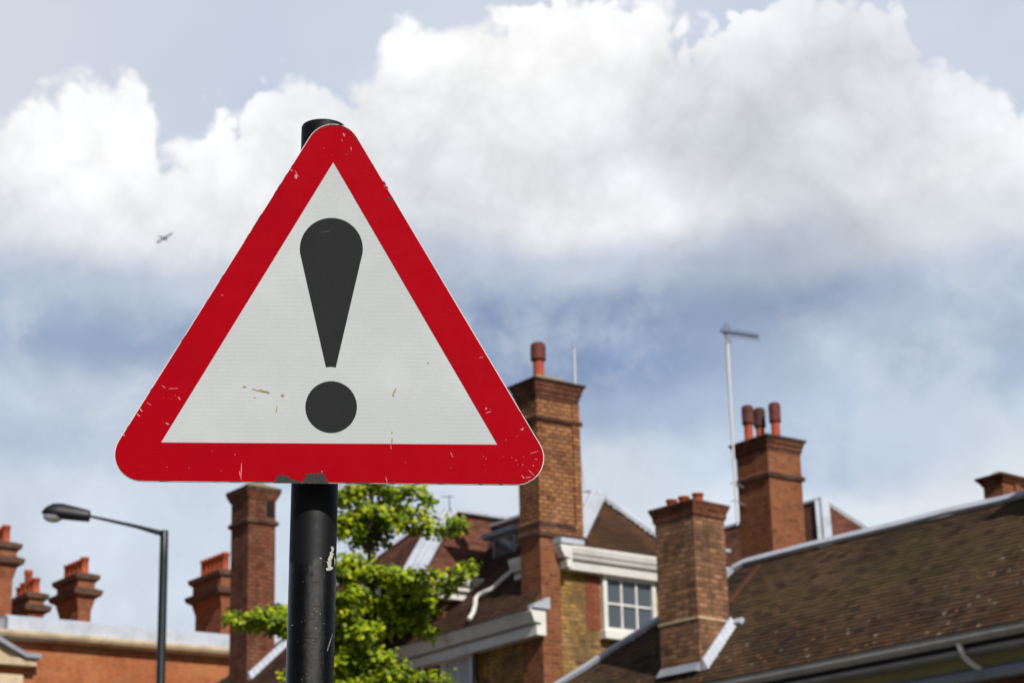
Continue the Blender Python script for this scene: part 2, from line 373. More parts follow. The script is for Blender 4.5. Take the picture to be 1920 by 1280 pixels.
# ------------------------------------------------------------------ ground
g=MB();g.face([V((-900,-400,0)),V((900,-400,0)),V((900,1200,0)),V((-900,1200,0))]);struct('ground',g,'ground')
g=MB();g.face([V((-120,4.6,.004)),V((120,4.6,.004)),V((120,13,.004)),V((-120,13,.004))]);struct('road',g,'asphalt')
g=MB()
for i in range(-20,21): g.face([V((i*5,8.75,.008)),V((i*5+2.5,8.75,.008)),V((i*5+2.5,8.87,.008)),V((i*5,8.87,.008))])
struct('road_marking',g,'line')
def pv(y0,y1):
    g=MB();g.prism([V((-120,y0,-.05)),V((120,y0,-.05)),V((120,y1,-.05)),V((-120,y1,-.05))],[V((-120,y0,.12)),V((120,y0,.12)),V((120,y1,.12)),V((-120,y1,.12))]);return g
struct('pavement',pv(-3,4.6),'paving');struct('pavement',pv(13,30),'paving')
# ------------------------------------------------------------------ warning sign
YAW=R(3.9);LEAN=R(1.25)
sx=V((math.cos(YAW),math.sin(YAW),0));sn=V((math.sin(YAW),-math.cos(YAW),0))   # sn points to the camera side
SC=hit(618,640,(V((0,3.52,0)),V((0,1,0))))
SP=(SC,sn)
def sp(px,py,off=0): return hit(px,py,(SC+sn*off,sn))
def s2(px,py):  # to sign plane coords (m)
    p=sp(px,py)-SC;return V((p.dot(sx),p.z))
def s3(q,off=0): return SC+sx*q[0]+Z*q[1]+sn*off
def isect(a,b,c,d):
    r=b-a;s_=d-c;t=((c-a).x*s_.y-(c-a).y*s_.x)/(r.x*s_.y-r.y*s_.x);return a+r*t
Lf=(s2(564.7,281.6),s2(228,816));Rt=(s2(695.5,300),s2(1014.8,835.6));Bt=(s2(250.6,901.6),s2(974,908.9))
c_top=isect(*Lf,*Rt);c_l=isect(*Lf,*Bt);c_r=isect(*Rt,*Bt)
def rounded(cs,r,inset=0,n=14):
    out=[];k=len(cs);cen=sum(cs,V((0,0)))/k
    for i in range(k):
        p=cs[i];a=(cs[i-1]-p).normalized();b_=(cs[(i+1)%k]-p).normalized()
        ang=math.acos(a.dot(b_));bi=(a+b_).normalized();c=p+bi*(r/math.sin(ang/2))
        t0=p+a*(r/math.tan(ang/2))-c;t1=p+b_*(r/math.tan(ang/2))-c
        a0=math.atan2(t0.y,t0.x);a1=math.atan2(t1.y,t1.x);d=(a1-a0+math.pi)%(2*math.pi)-math.pi
        for j in range(n+1):
            x=a0+d*j/n;out.append(c+V((math.cos(x),math.sin(x)))*(r-inset))
    return out
rad=.5*(c_top.y-s2(628,229.5).y)/ .5
rad=(c_top.y-s2(628,229).y)/(1/math.sin(R(30.5))-1)
rad=max(.03,min(.08,rad))
outer=rounded([c_top,c_l,c_r],rad)
redo=rounded([c_top,c_l,c_r],rad,.0012)
base=SC.copy();base.z=0
sign=thing('road_sign','red and white triangular warning sign with a black exclamation mark on a black round post','road sign',(SC.x,SC.y+.07,0))
g=MB();g.prism([s3(q,-.004) for q in outer],[s3(q,0) for q in outer])
plate=build('sign_plate',g,'white_paint',sign)
# retroreflective sheeting: fine hexagonal cell print
def sheeting(name,base_c,cell,deep,rough=.35,wear=None):
    m,t,b=mat(name);tcn=t.n('ShaderNodeUVMap').outputs[0];pos=t.n('ShaderNodeNewGeometry').outputs['Position']
    s_=t.n('ShaderNodeSeparateXYZ',{0:tcn});x=t.m('MULTIPLY',s_.outputs[0],1/.0026);y=t.m('MULTIPLY',s_.outputs[1],1/.0045)
    def hexd(ox,oy):
        fx=t.m('SUBTRACT',t.m('FRACT',t.m('ADD',x,ox)),.5);fy=t.m('MULTIPLY',t.m('SUBTRACT',t.m('FRACT',t.m('ADD',y,oy)),.5),1.73)
        return t.m('SQRT',t.m('ADD',t.m('MULTIPLY',fx,fx),t.m('MULTIPLY',fy,fy)))
    d=t.m('MINIMUM',hexd(0,0),hexd(.5,.5));f=t.mr(d,.34,.5)
    f2=t.m('MULTIPLY',f,t.mr(t.noise(pos,5,4,.6),.3,.7,.75,1))
    c=t.mix(f2,cell,base_c)
    c=t.mix(t.m('MULTIPLY',t.mr(t.noise(pos,7,6,.65),.38,.75,0,1,True),.5),c,deep)
    if wear:
        c=t.mix(t.mr(t.noise(pos,260,3,.7),.74,.8,0,.7),c,wear)
        c=t.mix(t.m('MULTIPLY',t.mr(t.noise(pos,55,5,.7,1.2),.71,.78,0,1),.45),c,wear)
    t.set(b.inputs['Base Color'],c);b.inputs['Roughness'].default_value=rough
    t.set(b.inputs['Roughness'],t.mr(t.noise(pos,30,4),.3,.7,rough-.05,rough+.15));b.inputs['Specular IOR Level'].default_value=.03
    bump(t,b,f,.25,.0006);return m
M['sheet_white']=sheeting('white reflective sheeting','d2d6d6','a4a9a9','c4c8c8',.5)
M['sheet_red']=sheeting('red reflective film','aa0014','980010','92000e',.5,'b8303c')
M['sheet_black']=sheeting('black vinyl','2f3031','272829','242526',.45)
# red border ring with the triangular opening
inn=[s2(625,304.5),s2(302,829.3),s2(932.5,833.3)]
g=MB();n=len(redo)//3
k=len(redo)
def ringface(g,outer_,inner_,off,thick):
    # outer has 3 arcs, inner 3 corners, same order
    m_=len(outer_)//3
    for i in range(3):
        arc=outer_[i*m_:(i+1)*m_];nx=outer_[((i+1)%3)*m_]
        for a,b_ in zip(arc,arc[1:]): g.face([s3(inner_[i],off),s3(a,off),s3(b_,off)])
        g.face([s3(inner_[i],off),s3(arc[-1],off),s3(nx,off),s3(inner_[(i+1)%3],off)])
    for lst in (outer_,inner_):
        for i in range(len(lst)):
            a,b_=lst[i],lst[(i+1)%len(lst)];g.face([s3(a,off-thick),s3(b_,off-thick),s3(b_,off),s3(a,off)])
RB_=MB();ringface(RB_,redo,inn,.0009,.0006)
cen=sum(inn,V((0,0)))/3
g=MB();g.prism([s3(q+(q-cen)*.01,.0001) for q in inn],[s3(q+(q-cen)*.01,.0005) for q in inn]);WF_=g
# exclamation mark
def ell(cx,cy,rx,ry,a0,a1,n):
    return [s2(cx+rx*math.cos(R(a0+(a1-a0)*i/n)),cy-ry*math.sin(R(a0+(a1-a0)*i/n))) for i in range(n+1)]
def filled(g,pts,off,th):
    g.prism([s3(q,off-th) for q in pts],[s3(q,off) for q in pts])
pts=ell(621.3,467,59,58,-8,188,40)+[s2(611.3,688.6)]+[s2(611.3+9.2+9.2*math.cos(R(a)),688.9-1.4*math.sin(R(a))) for a in (150,120,90,60,30)]+[s2(629.6,689.2)]
g=MB();filled(g,pts,.0011,.0005);ES_=g
g=MB();filled(g,ell(621,763,48.3,48.3,0,360,56)[:-1],.0011,.0005);build('exclamation_dot',g,'sheet_black',plate)
# wear with a shape of its own
def blob(g,cx,cy,rx,ry,off,rot=0,n=14,j=.35):
    q=[]
    for i in range(n):
        a=2*math.pi*i/n;r_=1+random.uniform(-j,j);x,y=rx*r_*math.cos(a),ry*r_*math.sin(a)
        q.append(s2(cx+x*math.cos(R(rot))-y*math.sin(R(rot)),cy+x*math.sin(R(rot))+y*math.cos(R(rot))))
    i0=s2(cx,cy)
    for i in range(n): g.face([s3(i0,off),s3(q[i],off),s3(q[(i+1)%n],off)])
M['chip_dark']=plain('bare grey plate','262221',.8,'3c3432',300,.8,0,.2,300)
M['chip_pink']=plain('scratched film','d98a90',.7,'c05060',200,.8,0,0)
M['chip_tan']=plain('dried dirt','a89468',.8,'6a5438',200,.8,0,0)
g=MB()
def poly(g,pts_,off):
    q=[s2(*p) for p in pts_];c=sum(q,V((0,0)))/len(q)
    for i in range(len(q)): g.face([s3(c,off),s3(q[i],off),s3(q[(i+1)%len(q)],off)])
poly(g,[(568,904.3),(569,898),(573,894),(572,890),(579,888),(586,886.5),(592,888),(598,886),(606,888),(610,892),(612,898),(616,903),(617,905)],.0012)
poly(g,[(513,903.5),(517,898),(516,895),(523,892),(529,889),(534,890.5),(538,893),(544,893),(541,896),(549,899),(560,901.5),(570,904.2)],.0012)
poly(g,[(660,905.3),(668,904),(690,904.2),(700,905.7)],.0012)
poly(g,[(470,902.6),(490,901.5),(514,902.8)],.0012)
for a in [(721,343,5,1.1,58),(732,372,6,2.2,5),(742,383,5,1.1,58),(726,352,3,1.2,57),(750,396.5,4,.9,58),(699,309.5,4,1.0,58),(672,268,6,1.3,55),(664,257,5,1.5,50),(651,243,8,1.2,32),(625,236,8,1.6,8),(637,235.5,5,1.4,5),(611,239,6,1.0,-20),(595,246,5,1,-40)]: blob(g,*a[:4],.0012,a[4])
for i in range(34):                                # nibbled edge along the sides and the base
    t_=random.random();w3=random.random()
    if w3<.4: x,y=564+(228-564)*t_,283+(816-283)*t_;rt=-58;x+=1.6
    elif w3<.6: x,y=700+(1010-700)*t_,309+(828-309)*t_;rt=59;x-=2.2
    else: x,y=255+(970-255)*t_,902.5+6.8*t_-1.6;rt=0
    blob(g,x,y,random.uniform(3,12),random.uniform(.35,.8),.00125,rt)
for i in range(7): a=R(-20+i*13);blob(g,978+34*math.cos(a+.5),868+36*math.sin(a+.3),2.5,.5,.0012,math.degrees(a)+110)
WE_=g
g=MB()
def scr(x0,y0,x1,y1,wd=.5):
    a,b_=s2(x0,y0),s2(x1,y1);d=(b_-a).normalized();p=V((-d.y,d.x))*wd*.00085;k=4
    ps=[a+(b_-a)*(i/k)+V((random.uniform(-1,1),random.uniform(-1,1)))*.0004 for i in range(k+1)]
    for i in range(k): 
        f0=(1 if i else .3);f1=(1 if i<k-1 else .3)
        g.face([s3(ps[i]-p*f0,.0013),s3(ps[i]+p*f0,.0013),s3(ps[i+1]+p*f1,.0013),s3(ps[i+1]-p*f1,.0013)])
for s_ in [(303,722,311,728),(316,729,335,728),(453,868,452,900,.7),(449,882,450,892),(910,775,921,771,.6),(909,767,913,765,1.2),(975,806,983,802),(990,880,1003,893),(978,891,983,897,.8),(985,895,996,894,.6),(990,902,1000,898),(726,908-3,723,893),(733,835,733,842),(845,848,850,858),(898,672,906,669),(553,320,560,333),(415,553,419,554),(262,765,267,772,1.2),(257,775,263,781,1),(232,815,234,817,1.6),(275,754,284,760),(310,793,318,796,1.2),(335,744,338,750,1),(976,772,980,779),(993,850,1010,846,.4),(1002,860,1008,862,.4),(643,250,646,256,1.2),(640,262,642,266),(658,276,659,283,.5),(553,330,556,336,1.6),(545,318,548,322,1)]: scr(*s_)
for i in range(42):
    a=random.random();x,y=random.choice([(250+random.random()*720,838+random.random()*62),(290+random.random()*60,740+random.random()*60),(900+random.random()*90,760+random.random()*120),(600+random.random()*60,250+random.random()*60),(720+random.random()*15,345+random.random()*10)])
    blob(g,x,y,random.uniform(.4,.9),random.uniform(.4,.9),.0013,0,6)
for p in [(979,805,2.2,1.6),(604,884,1.2,1.2),(478,668+77,1.6,1.2),(555,331,2.4,3),(980,871,1,1),(1000,873,1,1)]: blob(g,p[0],p[1],p[2],p[3],.0013,0,8)
build('red_border',RB_,'sheet_red',plate,None,[(WE_,'chip_dark'),(g,'chip_pink')])
g=MB()
for p in [(490,733,11,2,8),(503,736,3,2,10),(530,741,2.6,3,30),(459,725,4,1.2,10),(519,766,1.2,7,12),(739,735,2,6,28),(735,811,1.6,1.6,0),(735,825,1.3,5,0),(803,680,1.5,3,0),(737,741,1.5,2,0),(481,731,7,.8,14)]: blob(g,*p[:4],.0011,p[4],12,.6)
build('white_field',WF_,'sheet_white',plate,None,[(g,'chip_tan')])
g=MB();blob(g,610,435,13,1.1,.0014,-9,12,.3);build('exclamation_stroke',ES_,'sheet_black',plate,None,[(g,'black_iron')])
# post
off=-.040-.038
PT=hit(607,240,(SC+sn*(off),sn));PB=hit(580.5,1280,(SC+sn*(off),sn))
ax=(PT-PB).normalized()
top=PT+ax*.002;bot=PB-ax*(PB.z/ax.z)
m,t,b=mat('black post paint');pos=t.n('ShaderNodeNewGeometry').outputs['Position'];zz=t.n('ShaderNodeSeparateXYZ',{0:pos}).outputs[2]
zb=hit(585,1062,(SC+sn*off,sn)).z
msk=t.mr(t.m('ADD',zz,t.m('MULTIPLY',t.m('SUBTRACT',t.noise(pos,26,5,.6),.5),.05)),zb-.006,zb+.006)
grain=t.noise(pos,330,3,.7);gr2=t.noise(pos,70,4,.6)
c=t.mix(msk,'050506','0c0c0e');c=t.mix(t.mr(t.noise(pos,180,4,.7),.68,.76,0,.4),c,'303032')
t.set(b.inputs['Base Color'],c);t.set(b.inputs['Roughness'],t.m('ADD',t.mr(gr2,.3,.7,.16,.26),t.m('MULTIPLY',msk,.36)));b.inputs['Specular IOR Level'].default_value=.22
x=t.n('ShaderNodeBump',{'Height':t.m('ADD',grain,t.m('MULTIPLY',gr2,.5)),'Strength':t.mr(msk,0,1,.75,.2),'Distance':.0016});t.set(b.inputs['Normal'],x.outputs[0]);M['post']=m
g=MB();g.tube([bot,top-ax*.004,top-ax*.001,top],[.038,.038,.0368,.034],72);PO_=g
# post chips of old paint and glints and painted highlight glints (lie on the round surface)
def onpost(px,py,lift=.0004):
    d=ray(px,py).normalized();w0=CAM-bot;A=d-ax*d.dot(ax);B=w0-ax*w0.dot(ax);r_=.038+lift
    aa=A.dot(A);bb=2*A.dot(B);cc=B.dot(B)-r_*r_;D=bb*bb-4*aa*cc
    if D<0: return None
    return CAM+d*((-bb-math.sqrt(D))/(2*aa))
M['chip_glint']=plain('old paint and glints','b9bba6',.8,'8e9080',120,.6,0,.3,200)
g=MB()
def pblob(cx,cy,rx,ry,n=12,j=.45,rot=0):
    q=[]
    for i in range(n):
        a=2*math.pi*i/n;r_=1+random.uniform(-j,j);x,y=rx*r_*math.cos(a),ry*r_*math.sin(a)
        p=onpost(cx+x*math.cos(R(rot))-y*math.sin(R(rot)),cy+x*math.sin(R(rot))+y*math.cos(R(rot)))
        if p is None: return
        q.append(p)
    c_=onpost(cx,cy)
    for i in range(n): g.face([c_,q[i],q[(i+1)%n]])
for p in [(624,1030,2.6,5),(622,1038,3.6,7),(619,1048,3.8,6),(617,1056,4.6,6),(619,1064,4.8,4),(615,1066,3.2,2.5),(601,1046,2,1.1),(623,1026,2,3),(628,1052,.8,8)]: pblob(*p)
for i in range(11): pblob(623-i*.9,1190+i*2.8,.55,1.4,6)
for i in range(22): pblob(590+random.gauss(0,16),random.uniform(1055,1280),random.uniform(.3,.7),random.uniform(.3,.8),6)  # pale specks painted along the post's highlight as glints
pblob(548,1171,1.5,1.2,8);post=build('post',PO_,'post',sign,None,[(g,'chip_glint')])
# rear channel + clamps
for py in (380,800):
    zc=sp(600,py).z;c0=SC.copy();c0.z=zc
    g=MB();hw=.12 if py==800 else .05
    cx_=(sp(600,py)-SC).dot(sx)
    a=c0+sx*(cx_-hw)+sn*-.0045;b_=c0+sx*(cx_+hw)+sn*-.0045
    g.prism([a,b_,b_-sn*.012,a-sn*.012],[p+Z*.03 for p in (a,b_,b_-sn*.012,a-sn*.012)])
    build('mounting_channel',g,'steel',sign)
    axp=bot+ax*((zc+.015-bot.z)/ax.z);g=MB();g.tube([axp-ax*.013,axp+ax*.013],[.0405,.0405],48,False)
    g.prism([axp+sn*.036-sx*.012-Z*.012,axp+sn*.036+sx*.012-Z*.012,axp+sn*.036+sx*.012+Z*.012,axp+sn*.036-sx*.012+Z*.012],[axp+sn*.062-sx*.012-Z*.012,axp+sn*.062+sx*.012-Z*.012,axp+sn*.062+sx*.012+Z*.012,axp+sn*.062-sx*.012+Z*.012])
    build('clamp',g,'steel',sign)
# ------------------------------------------------------------------ chimney builder
def chimney(parent,m,cx,cy,Y,xl,xr,ztopy,bands,z0,capm='brick_soot',label=None,corner=None,flaunch=.12):
    """cx,cy: front vertical corner at depth Y; xl/xr: picture columns of the left and right faces at that height;
    bands: [(y,outset)] from bottom to top"""
    P=corner or atY(cx,cy,Y)
    a=solve(P,dA,xl);b_=solve(P,dB,xr)
    zs=lambda y: zat(P,y)
    prof=[(z0,0)]
    split=[i for i,(y,o) in enumerate(bands) if o=='cap']
    bd=[(zs(y),o) for y,o in bands if o!='cap']
    for z,o in bd: prof.append((z,o))
    g=MB();g.rings(P,a,b_,prof);c=build('chimney',g,m,parent,label)
    return c,P,a,b_,prof
def capring(parent,P,a,b_,prof,m,name='chimney_cap'):
    g=MB();g.rings(P,a,b_,prof);return build(name,g,m,parent)
def flaunching(parent,P,a,b_,z,h,o=.0):
    g=MB();g.rings(P,a,b_,[(z,o),(z+h*.6,-min(a,b_)*.22),(z+h,-min(a,b_)*.36)]);return build('mortar_top',g,'flaunch',parent)
def pot(parent,P,z,h,r,m='pot',hood=False,name='chimney_pot'):
    p=V((P.x,P.y,0));g=MB()
    if hood: g.tube([p+Z*(z+t_*h) for t_ in (0,.03,.05,.50,.52,.56,.62,.66,.70,.74,.80,.84,.94,.98,1)],[r*1.0,r*1.0,r*.86,r*.84,r*1.12,r*1.16,r*1.0,r*1.16,r*1.0,r*1.16,r*1.0,r*1.16,r*1.14,r*.95,r*.6],20)
    else: g.tube([p+Z*(z+t_*h) for t_ in (0,.1,.12,.82,.84,.96,1,1,.9)],[r*1.05,r*1.05,r*.9,r*.85,r*1.02,r*1.02,r*.98,r*.72,r*.7],20)
    if hood:
        gg=MB();k0=8
        gg.tube([p+Z*(z+t_*h) for t_ in (.50,.53,.58,.60,.66,.68,.74,.76,.83,.85,.95,.99,1.0)],[r*.86,r*1.2,r*1.24,r*1.1,r*1.24,r*1.1,r*1.24,r*1.1,r*1.24,r*1.2,r*1.16,r*.9,r*.5],20)
        g=MB();g.tube([p+Z*(z+t_*h) for t_ in (0,.03,.05,.60)],[r*1.0,r*1.0,r*.88,r*.84],20);build('pot_cowl',gg,m if m=='pot_soot' else 'pot_cowl',parent);m='pot_red'
    o=build(name,g,m,parent);return o
# ------------------------------------------------------------------ MAIN HOUSE
PC=atY(1012.5,1000,38)                                     # front corner of the big chimney
house=thing('brick_house','yellow brick house with red brick corner chimney, white cornices and brown tiled roof','house',(PC.x,PC.y,0))
L=lambda y: zat(PC,y)
a_=solve(PC,dA,975);b_=solve(PC,dB,1091)
G=(PC+dA*.12,nR)                                           # gable wall plane
# wall volume
zg_eave=hit(1150,1065,G).z
Wl=(PC+dB*.03,nL)
g=MB();base0=V((PC.x,PC.y,0))+dA*.12+dB*.03
zl=hit(985,1172,(PC-dB*.0,nL)).z
depthA=13;bw=solve(V((PC.x,PC.y,L(1070)))+dA*.12,dB,1376)
q_=base0+dA*3.5;g.box(q_,depthA-3.5,bw,0,zl)
# raised gable part, under the catslide
Pg=V(base0)
apx=None
S2eave=hit(1150,1035,(PC+dA*-.22,nR))                      # cornice top line
S2=(S2eave,(nR*math.sin(R(50))+Z*math.cos(R(50))).normalized())
APX=hit(1114,926,S2)
# left slope through the left cornice line and the apex
E0=hit(985,1140,(PC-dB*.30,nL))
vv=(APX-E0);nn=dA.cross(vv).normalized();nn=nn if nn.z>0 else -nn
S1=(E0,nn)
HL=hit(1066,1020,S2)
ze=S2eave.z-.35
q0=V((PC.x,PC.y,0))+dA*.12
def s1z(p): # height of S1 above plan point
    return S1[0].z-((p.x-S1[0].x)*nn.x+(p.y-S1[0].y)*nn.y)/nn.z
# gable wall upper polygon (prism 0.3 thick)
pl=[base0+Z*zl]
t_=0
ups=[]
for k_ in range(0,40):
    p=base0+dB*(k_*.1)
    z_=s1z(p)-.15
    if z_>=ze: break
    ups.append(V((p.x,p.y,max(z_,zl))))
ups.append(V((p.x,p.y,ze)))
far=base0+dB*bw
poly_=[V((base0.x,base0.y,0)),V((far.x,far.y,0)),V((far.x,far.y,ze))]+list(reversed(ups))
g.prism([V(p) for p in poly_],[V(p)+dA*3.5 for p in poly_])
wall=build('wall',g,'brick_yellow',house)
# pier + shaft of the corner chimney
bp=solve(PC,dB,1048)
g=MB();g.rings(PC,a_-.01,bp,[(0,0),(L(1004),0)]);build('chimney_pier',g,'brick_red',house)
g=MB();g.rings(PC+dB*.002,a_,b_,[(L(1006),.0),(L(1001),.05),(L(997),.05),(L(994),.02),(L(975),.02),(L(972),.0),(L(790),0),(L(785),.055),(L(778),.055),(L(774),0.0),(L(744),0)])
shaft=build('chimney',g,'brick_gold',house,'tall square chimney stack of golden brick with one red pot')
g=MB();g.rings(PC,a_,b_,[(L(744.5),.01),(L(740),.015),(L(739),.03),(L(732),.03),(L(731),.055),(L(722),.06),(L(721),.08),(L(715),.085)]);build('corbel',g,'brick_slim',shaft);g=MB();g.rings(PC,a_,b_,[(L(715.2),.10),(L(711),.125),(L(709),.115)]);build('chimney_cap',g,'brick_soot',shaft)
flaunching(shaft,PC,a_,b_,L(709.2),.17,.10)
pr=PC+dA*(a_*.5)+dB*(b_*.42)
P_=atY(1010,700,PC.y+.4);zp=zat(P_,702);pot(shaft,P_,zp-.1,zat(P_,643)-zp+.1,.115,'pot_red',True)
def sootband(parent,P,a,b,z0,z1,o,m='brick_soot'):
    g=MB();g.rings(P,a,b,[(z0,o-.01),(z0+.002,o),(z1-.002,o),(z1,o-.01)]);build('brick_band',g,m,parent)
sootband(shaft,PC,a_,b_,L(1003),L(996),.056);sootband(shaft,PC,a_,b_,L(986),L(975),.026);sootband(shaft,PC,a_,b_,L(785),L(779),.06)
# right hand pilaster and dark slot on the shaft
pz=PC+dB*(b_-.14)-dA*.03
g=MB();g.box(pz,.06,.16,L(985),L(745));build('pilaster',g,'brick_gold',shaft)
# left red quoin of the window
q1=solve(V((PC.x,PC.y,L(1150)))+dA*.12,dB,1100);q2=solve(V((PC.x,PC.y,L(1150)))+dA*.12,dB,1125)
zq1=hit(1112,1068,G).z;zq0=hit(1112,1180,G).z
g=MB();g.box(V((PC.x,PC.y,0))+dA*.105+dB*q1,.05,q2-q1,zq0,zq1);build('brick_quoin',g,'brick_rub',house)
# window in gable wall
wz1=hit(1160,1080,G).z;wz0=hit(1160,1188,G).z
w1=solve(V((PC.x,PC.y,L(1150)))+dA*.12,dB,1128);w2=w1+1.32*(solve(V((PC.x,PC.y,L(1150)))+dA*.12,dB,1222)-w1)/1.25
def sash(parent,P,d,n,wid,z0,z1,cols,rws,m='white_paint',fr=.09,bar=.035,inner='darkroom',sill=True):
    """P plan point on the wall plane, d along, n outward"""
    P=V((P.x,P.y,0));g=MB()
    def bx(u0,u1,za,zb,o0,o1):
        q=[P+d*u0+n*o0,P+d*u1+n*o0,P+d*u1+n*o1,P+d*u0+n*o1];g.prism([x+Z*za for x in q],[x+Z*zb for x in q])
    bx(0,fr,z0,z1,-.05,.05);bx(wid-fr,wid,z0,z1,-.05,.05);bx(fr,wid-fr,z1-fr,z1,-.05,.05);bx(fr,wid-fr,z0,z0+fr,-.05,.05)
    iw=wid-2*fr;ih=z1-z0-2*fr
    for i in range(1,cols): bx(fr+iw*i/cols-bar/2,fr+iw*i/cols+bar/2,z0+fr,z1-fr,-.03,.02)
    for i in range(1,rws): bx(fr,wid-fr,z0+fr+ih*i/rws-bar/2,z0+fr+ih*i/rws+bar/2,-.028,.018)
    f=build('window',g,m,parent)
    g=MB()
    q=[P+d*fr-n*.012,P+d*(wid-fr)-n*.012,P+d*(wid-fr)-n*.02,P+d*fr-n*.02];g.prism([x+Z*(z0+fr) for x in q],[x+Z*(z1-fr) for x in q]);build('pane',g,inner if inner=='curtain' else 'glass',f)
    if sill:
        g=MB();q=[P-d*.06-n*.04,P+d*(wid+.06)-n*.04,P+d*(wid+.06)+n*.14,P-d*.06+n*.14];g.prism([x+Z*(z0-.13) for x in q],[x+Z*(z0-.003) for x in q]);build('sill',g,m,f)
    return f
sash(house,V((PC.x,PC.y,0))+dA*.085+dB*w1,dB,nR,w2-w1,wz0,wz1,3,2,fr=.085)
# gable cornice (right) : starts left of the hip, returns along the side
CORN=[(-.1,-.36),(.20,-.36),(.22,-.23),(.14,-.22),(.14,-.19),(.26,-.18),(.29,-.11),(.31,-.10),(.34,-.01),(.34,.03),(-.1,.03)]
cz=S2eave.z
c0=V((PC.x,PC.y,cz))+dA*.12
k0=solve(c0+nR*.34,dB,1073)
g=MB();g.extr(CORN,c0+dB*k0,c0+dB*(bw+.4),nR)
cor=build('cornice',g,'white_paint',house)
g=MB();CR2=[(0,-.36),(.10,-.36),(.12,-.23),(.04,-.22),(.04,-.19),(.16,-.18),(.19,-.11),(.21,-.10),(.24,-.01),(.24,.032),(0,.032)]
g.extr(CR2,c0+dB*k0-dA*.33,c0+dB*k0+dA*1.2,nL);build('cornice_return',g,'white_paint',house)
g=MB();p=c0+dB*(k0-.25)+nR*.36+Z*.045
g.prism([p,p+dB*.5,p+dB*.9+dA*.7,p+dA*.9],[x+Z*.09 for x in (p,p+dB*.5,p+dB*.9+dA*.7+Z*.1,p+dA*.9+Z*.1)]);build('lead_flashing',g,'lead_pale',house)
# white frieze board between the cornice and the window
g=MB();zf0=wz1+.005;q=c0+dB*(w1-.03)
g.box(V((q.x,q.y,0))-dA*.03,.05,w2-w1+.06,zf0,cz-.365);build('frieze_board',g,'white_paint',house)
# roof planes
RDG=hit(893,987,S1);RDG=APX+dA*((RDG-APX).dot(dA))
EL_=E0+dA*16;ELr=E0-dA*.12
dn=-(APX-E0-dA*(APX-E0).dot(dA)).normalized()
CL=V((c0.x,c0.y,cz))+dB*k0+nR*.30
# gable verge of S1: from the eave corner up to cornice corner
HLp=hit(1070,1018,S1)
g=MB();kr=hit(893,985,(APX,nL));kr=(kr-APX).dot(dA);roofp(house,[E0+dn*.05+dA*(-.12),HLp,APX,APX+dA*(kr+1.0),E0+dn*.05+dA*13.],.14,'tile_brown')
rb=hit(1222,1003,S2);dd=(rb-APX);tt=(cz+.03-APX.z)/dd.z;RB=APX+dd*tt
lb=APX+(HLp-APX)*((cz+.03-APX.z)/(HLp.z-APX.z))
roofp(house,[lb,RB,APX],.12,'tile_brown')
BK=APX+dB*5+dA*2-Z*3.2;roofp(house,[APX,RB,RB+dA*(kr+1),APX+dA*(kr+1)],.12,'tile_brown')
def hip(parent,p0,p1,wd=.34,lift=.03,m='lead_pale',n_=None,name='lead_hip'):
    n_=n_ or Z;g=MB();g.bar(p0+n_*lift,p1+n_*lift,wd,.03,n_);g.tube([p0+n_*(lift+.05),p1+n_*(lift+.05)],.05,10)
    return build(name,g,m,parent)
hip(house,APX+(lb-APX)*.02,lb,.50,.02,n_=(S1[1]+S2[1]).normalized())
hip(house,APX,RB,.14,.02,'lead_pale',(S2[1]+dB*.6).normalized())
g=MB();g.bar(APX+Z*.02,APX+dA*(kr+.6)+Z*.02,.2,.05,Z);build('ridge_capping',g,'lead_pale',house)
# left cornice / gutter under S1
WL0=V((PC.x,PC.y,0));czl=E0.z-.06
pa=V((PC.x,PC.y,czl))-dA*.10;pb=pa+dA*14
CORL=[(0,-.40),(.20,-.40),(.20,-.24),(.10,-.23),(.10,-.19),(.24,-.18),(.30,-.03),(.32,-.02),(.32,.05),(0,.05)]
g=MB();g.extr(CORL,pa,pb,nL);build('cornice',g,'white_paint',house)
g=MB();p=pa+nL*.30+Z*.05-dA*.05
g.prism([p,p+dB*.36,p+dB*.36+dA*.2,p+dA*.2],[x+Z*.05 for x in(p+dB*.05,p+dB*.36+Z*.16,p+dB*.36+dA*.2+Z*.16,p+dA*.16)]);build('lead_flashing',g,'lead_pale',house)
# frieze / window on left wall
fz=(PC,nL)
wx0=solve(V((PC.x,PC.y,L(1240)))+nL*.02,dA,890);wx1=solve(V((PC.x,PC.y,L(1240)))+nL*.02,dA,828)
wt=hit(860,1222,(PC,nL)).z
sash(house,V((PC.x,PC.y,0))+dA*wx0,dA,nL,wx1-wx0,wt-1.7,wt,2,2,inner='curtain',fr=.12)
g=MB();q=V((PC.x,PC.y,0))+dA*(wx0-.05)-dB*.06;g.box(q,wx1-wx0+.5,.05,wt+.003,czl-.41);build('frieze_board',g,'white_paint',house)
# black downpipe
p=V((PC.x,PC.y,0))+dA*(wx0-.14)+nL*.10
g=MB();g.tube([V((p.x,p.y,0)),V((p.x,p.y,czl-.42))],.055,14);build('downpipe',g,'black_iron',house)
# white swan-neck pipe lying on the roof
sw=[hit(x,y,S1)+nn*.09 for x,y in ((885,1168),(893,1155),(897,1140),(897,1130),(903,1122),(915,1116),(930,1110),(936,1103),(950,1090),(974,1070),(985,1060))]
g=MB();g.tube(sw,.042,12);build('drain_pipe',g,'white_paint',house)
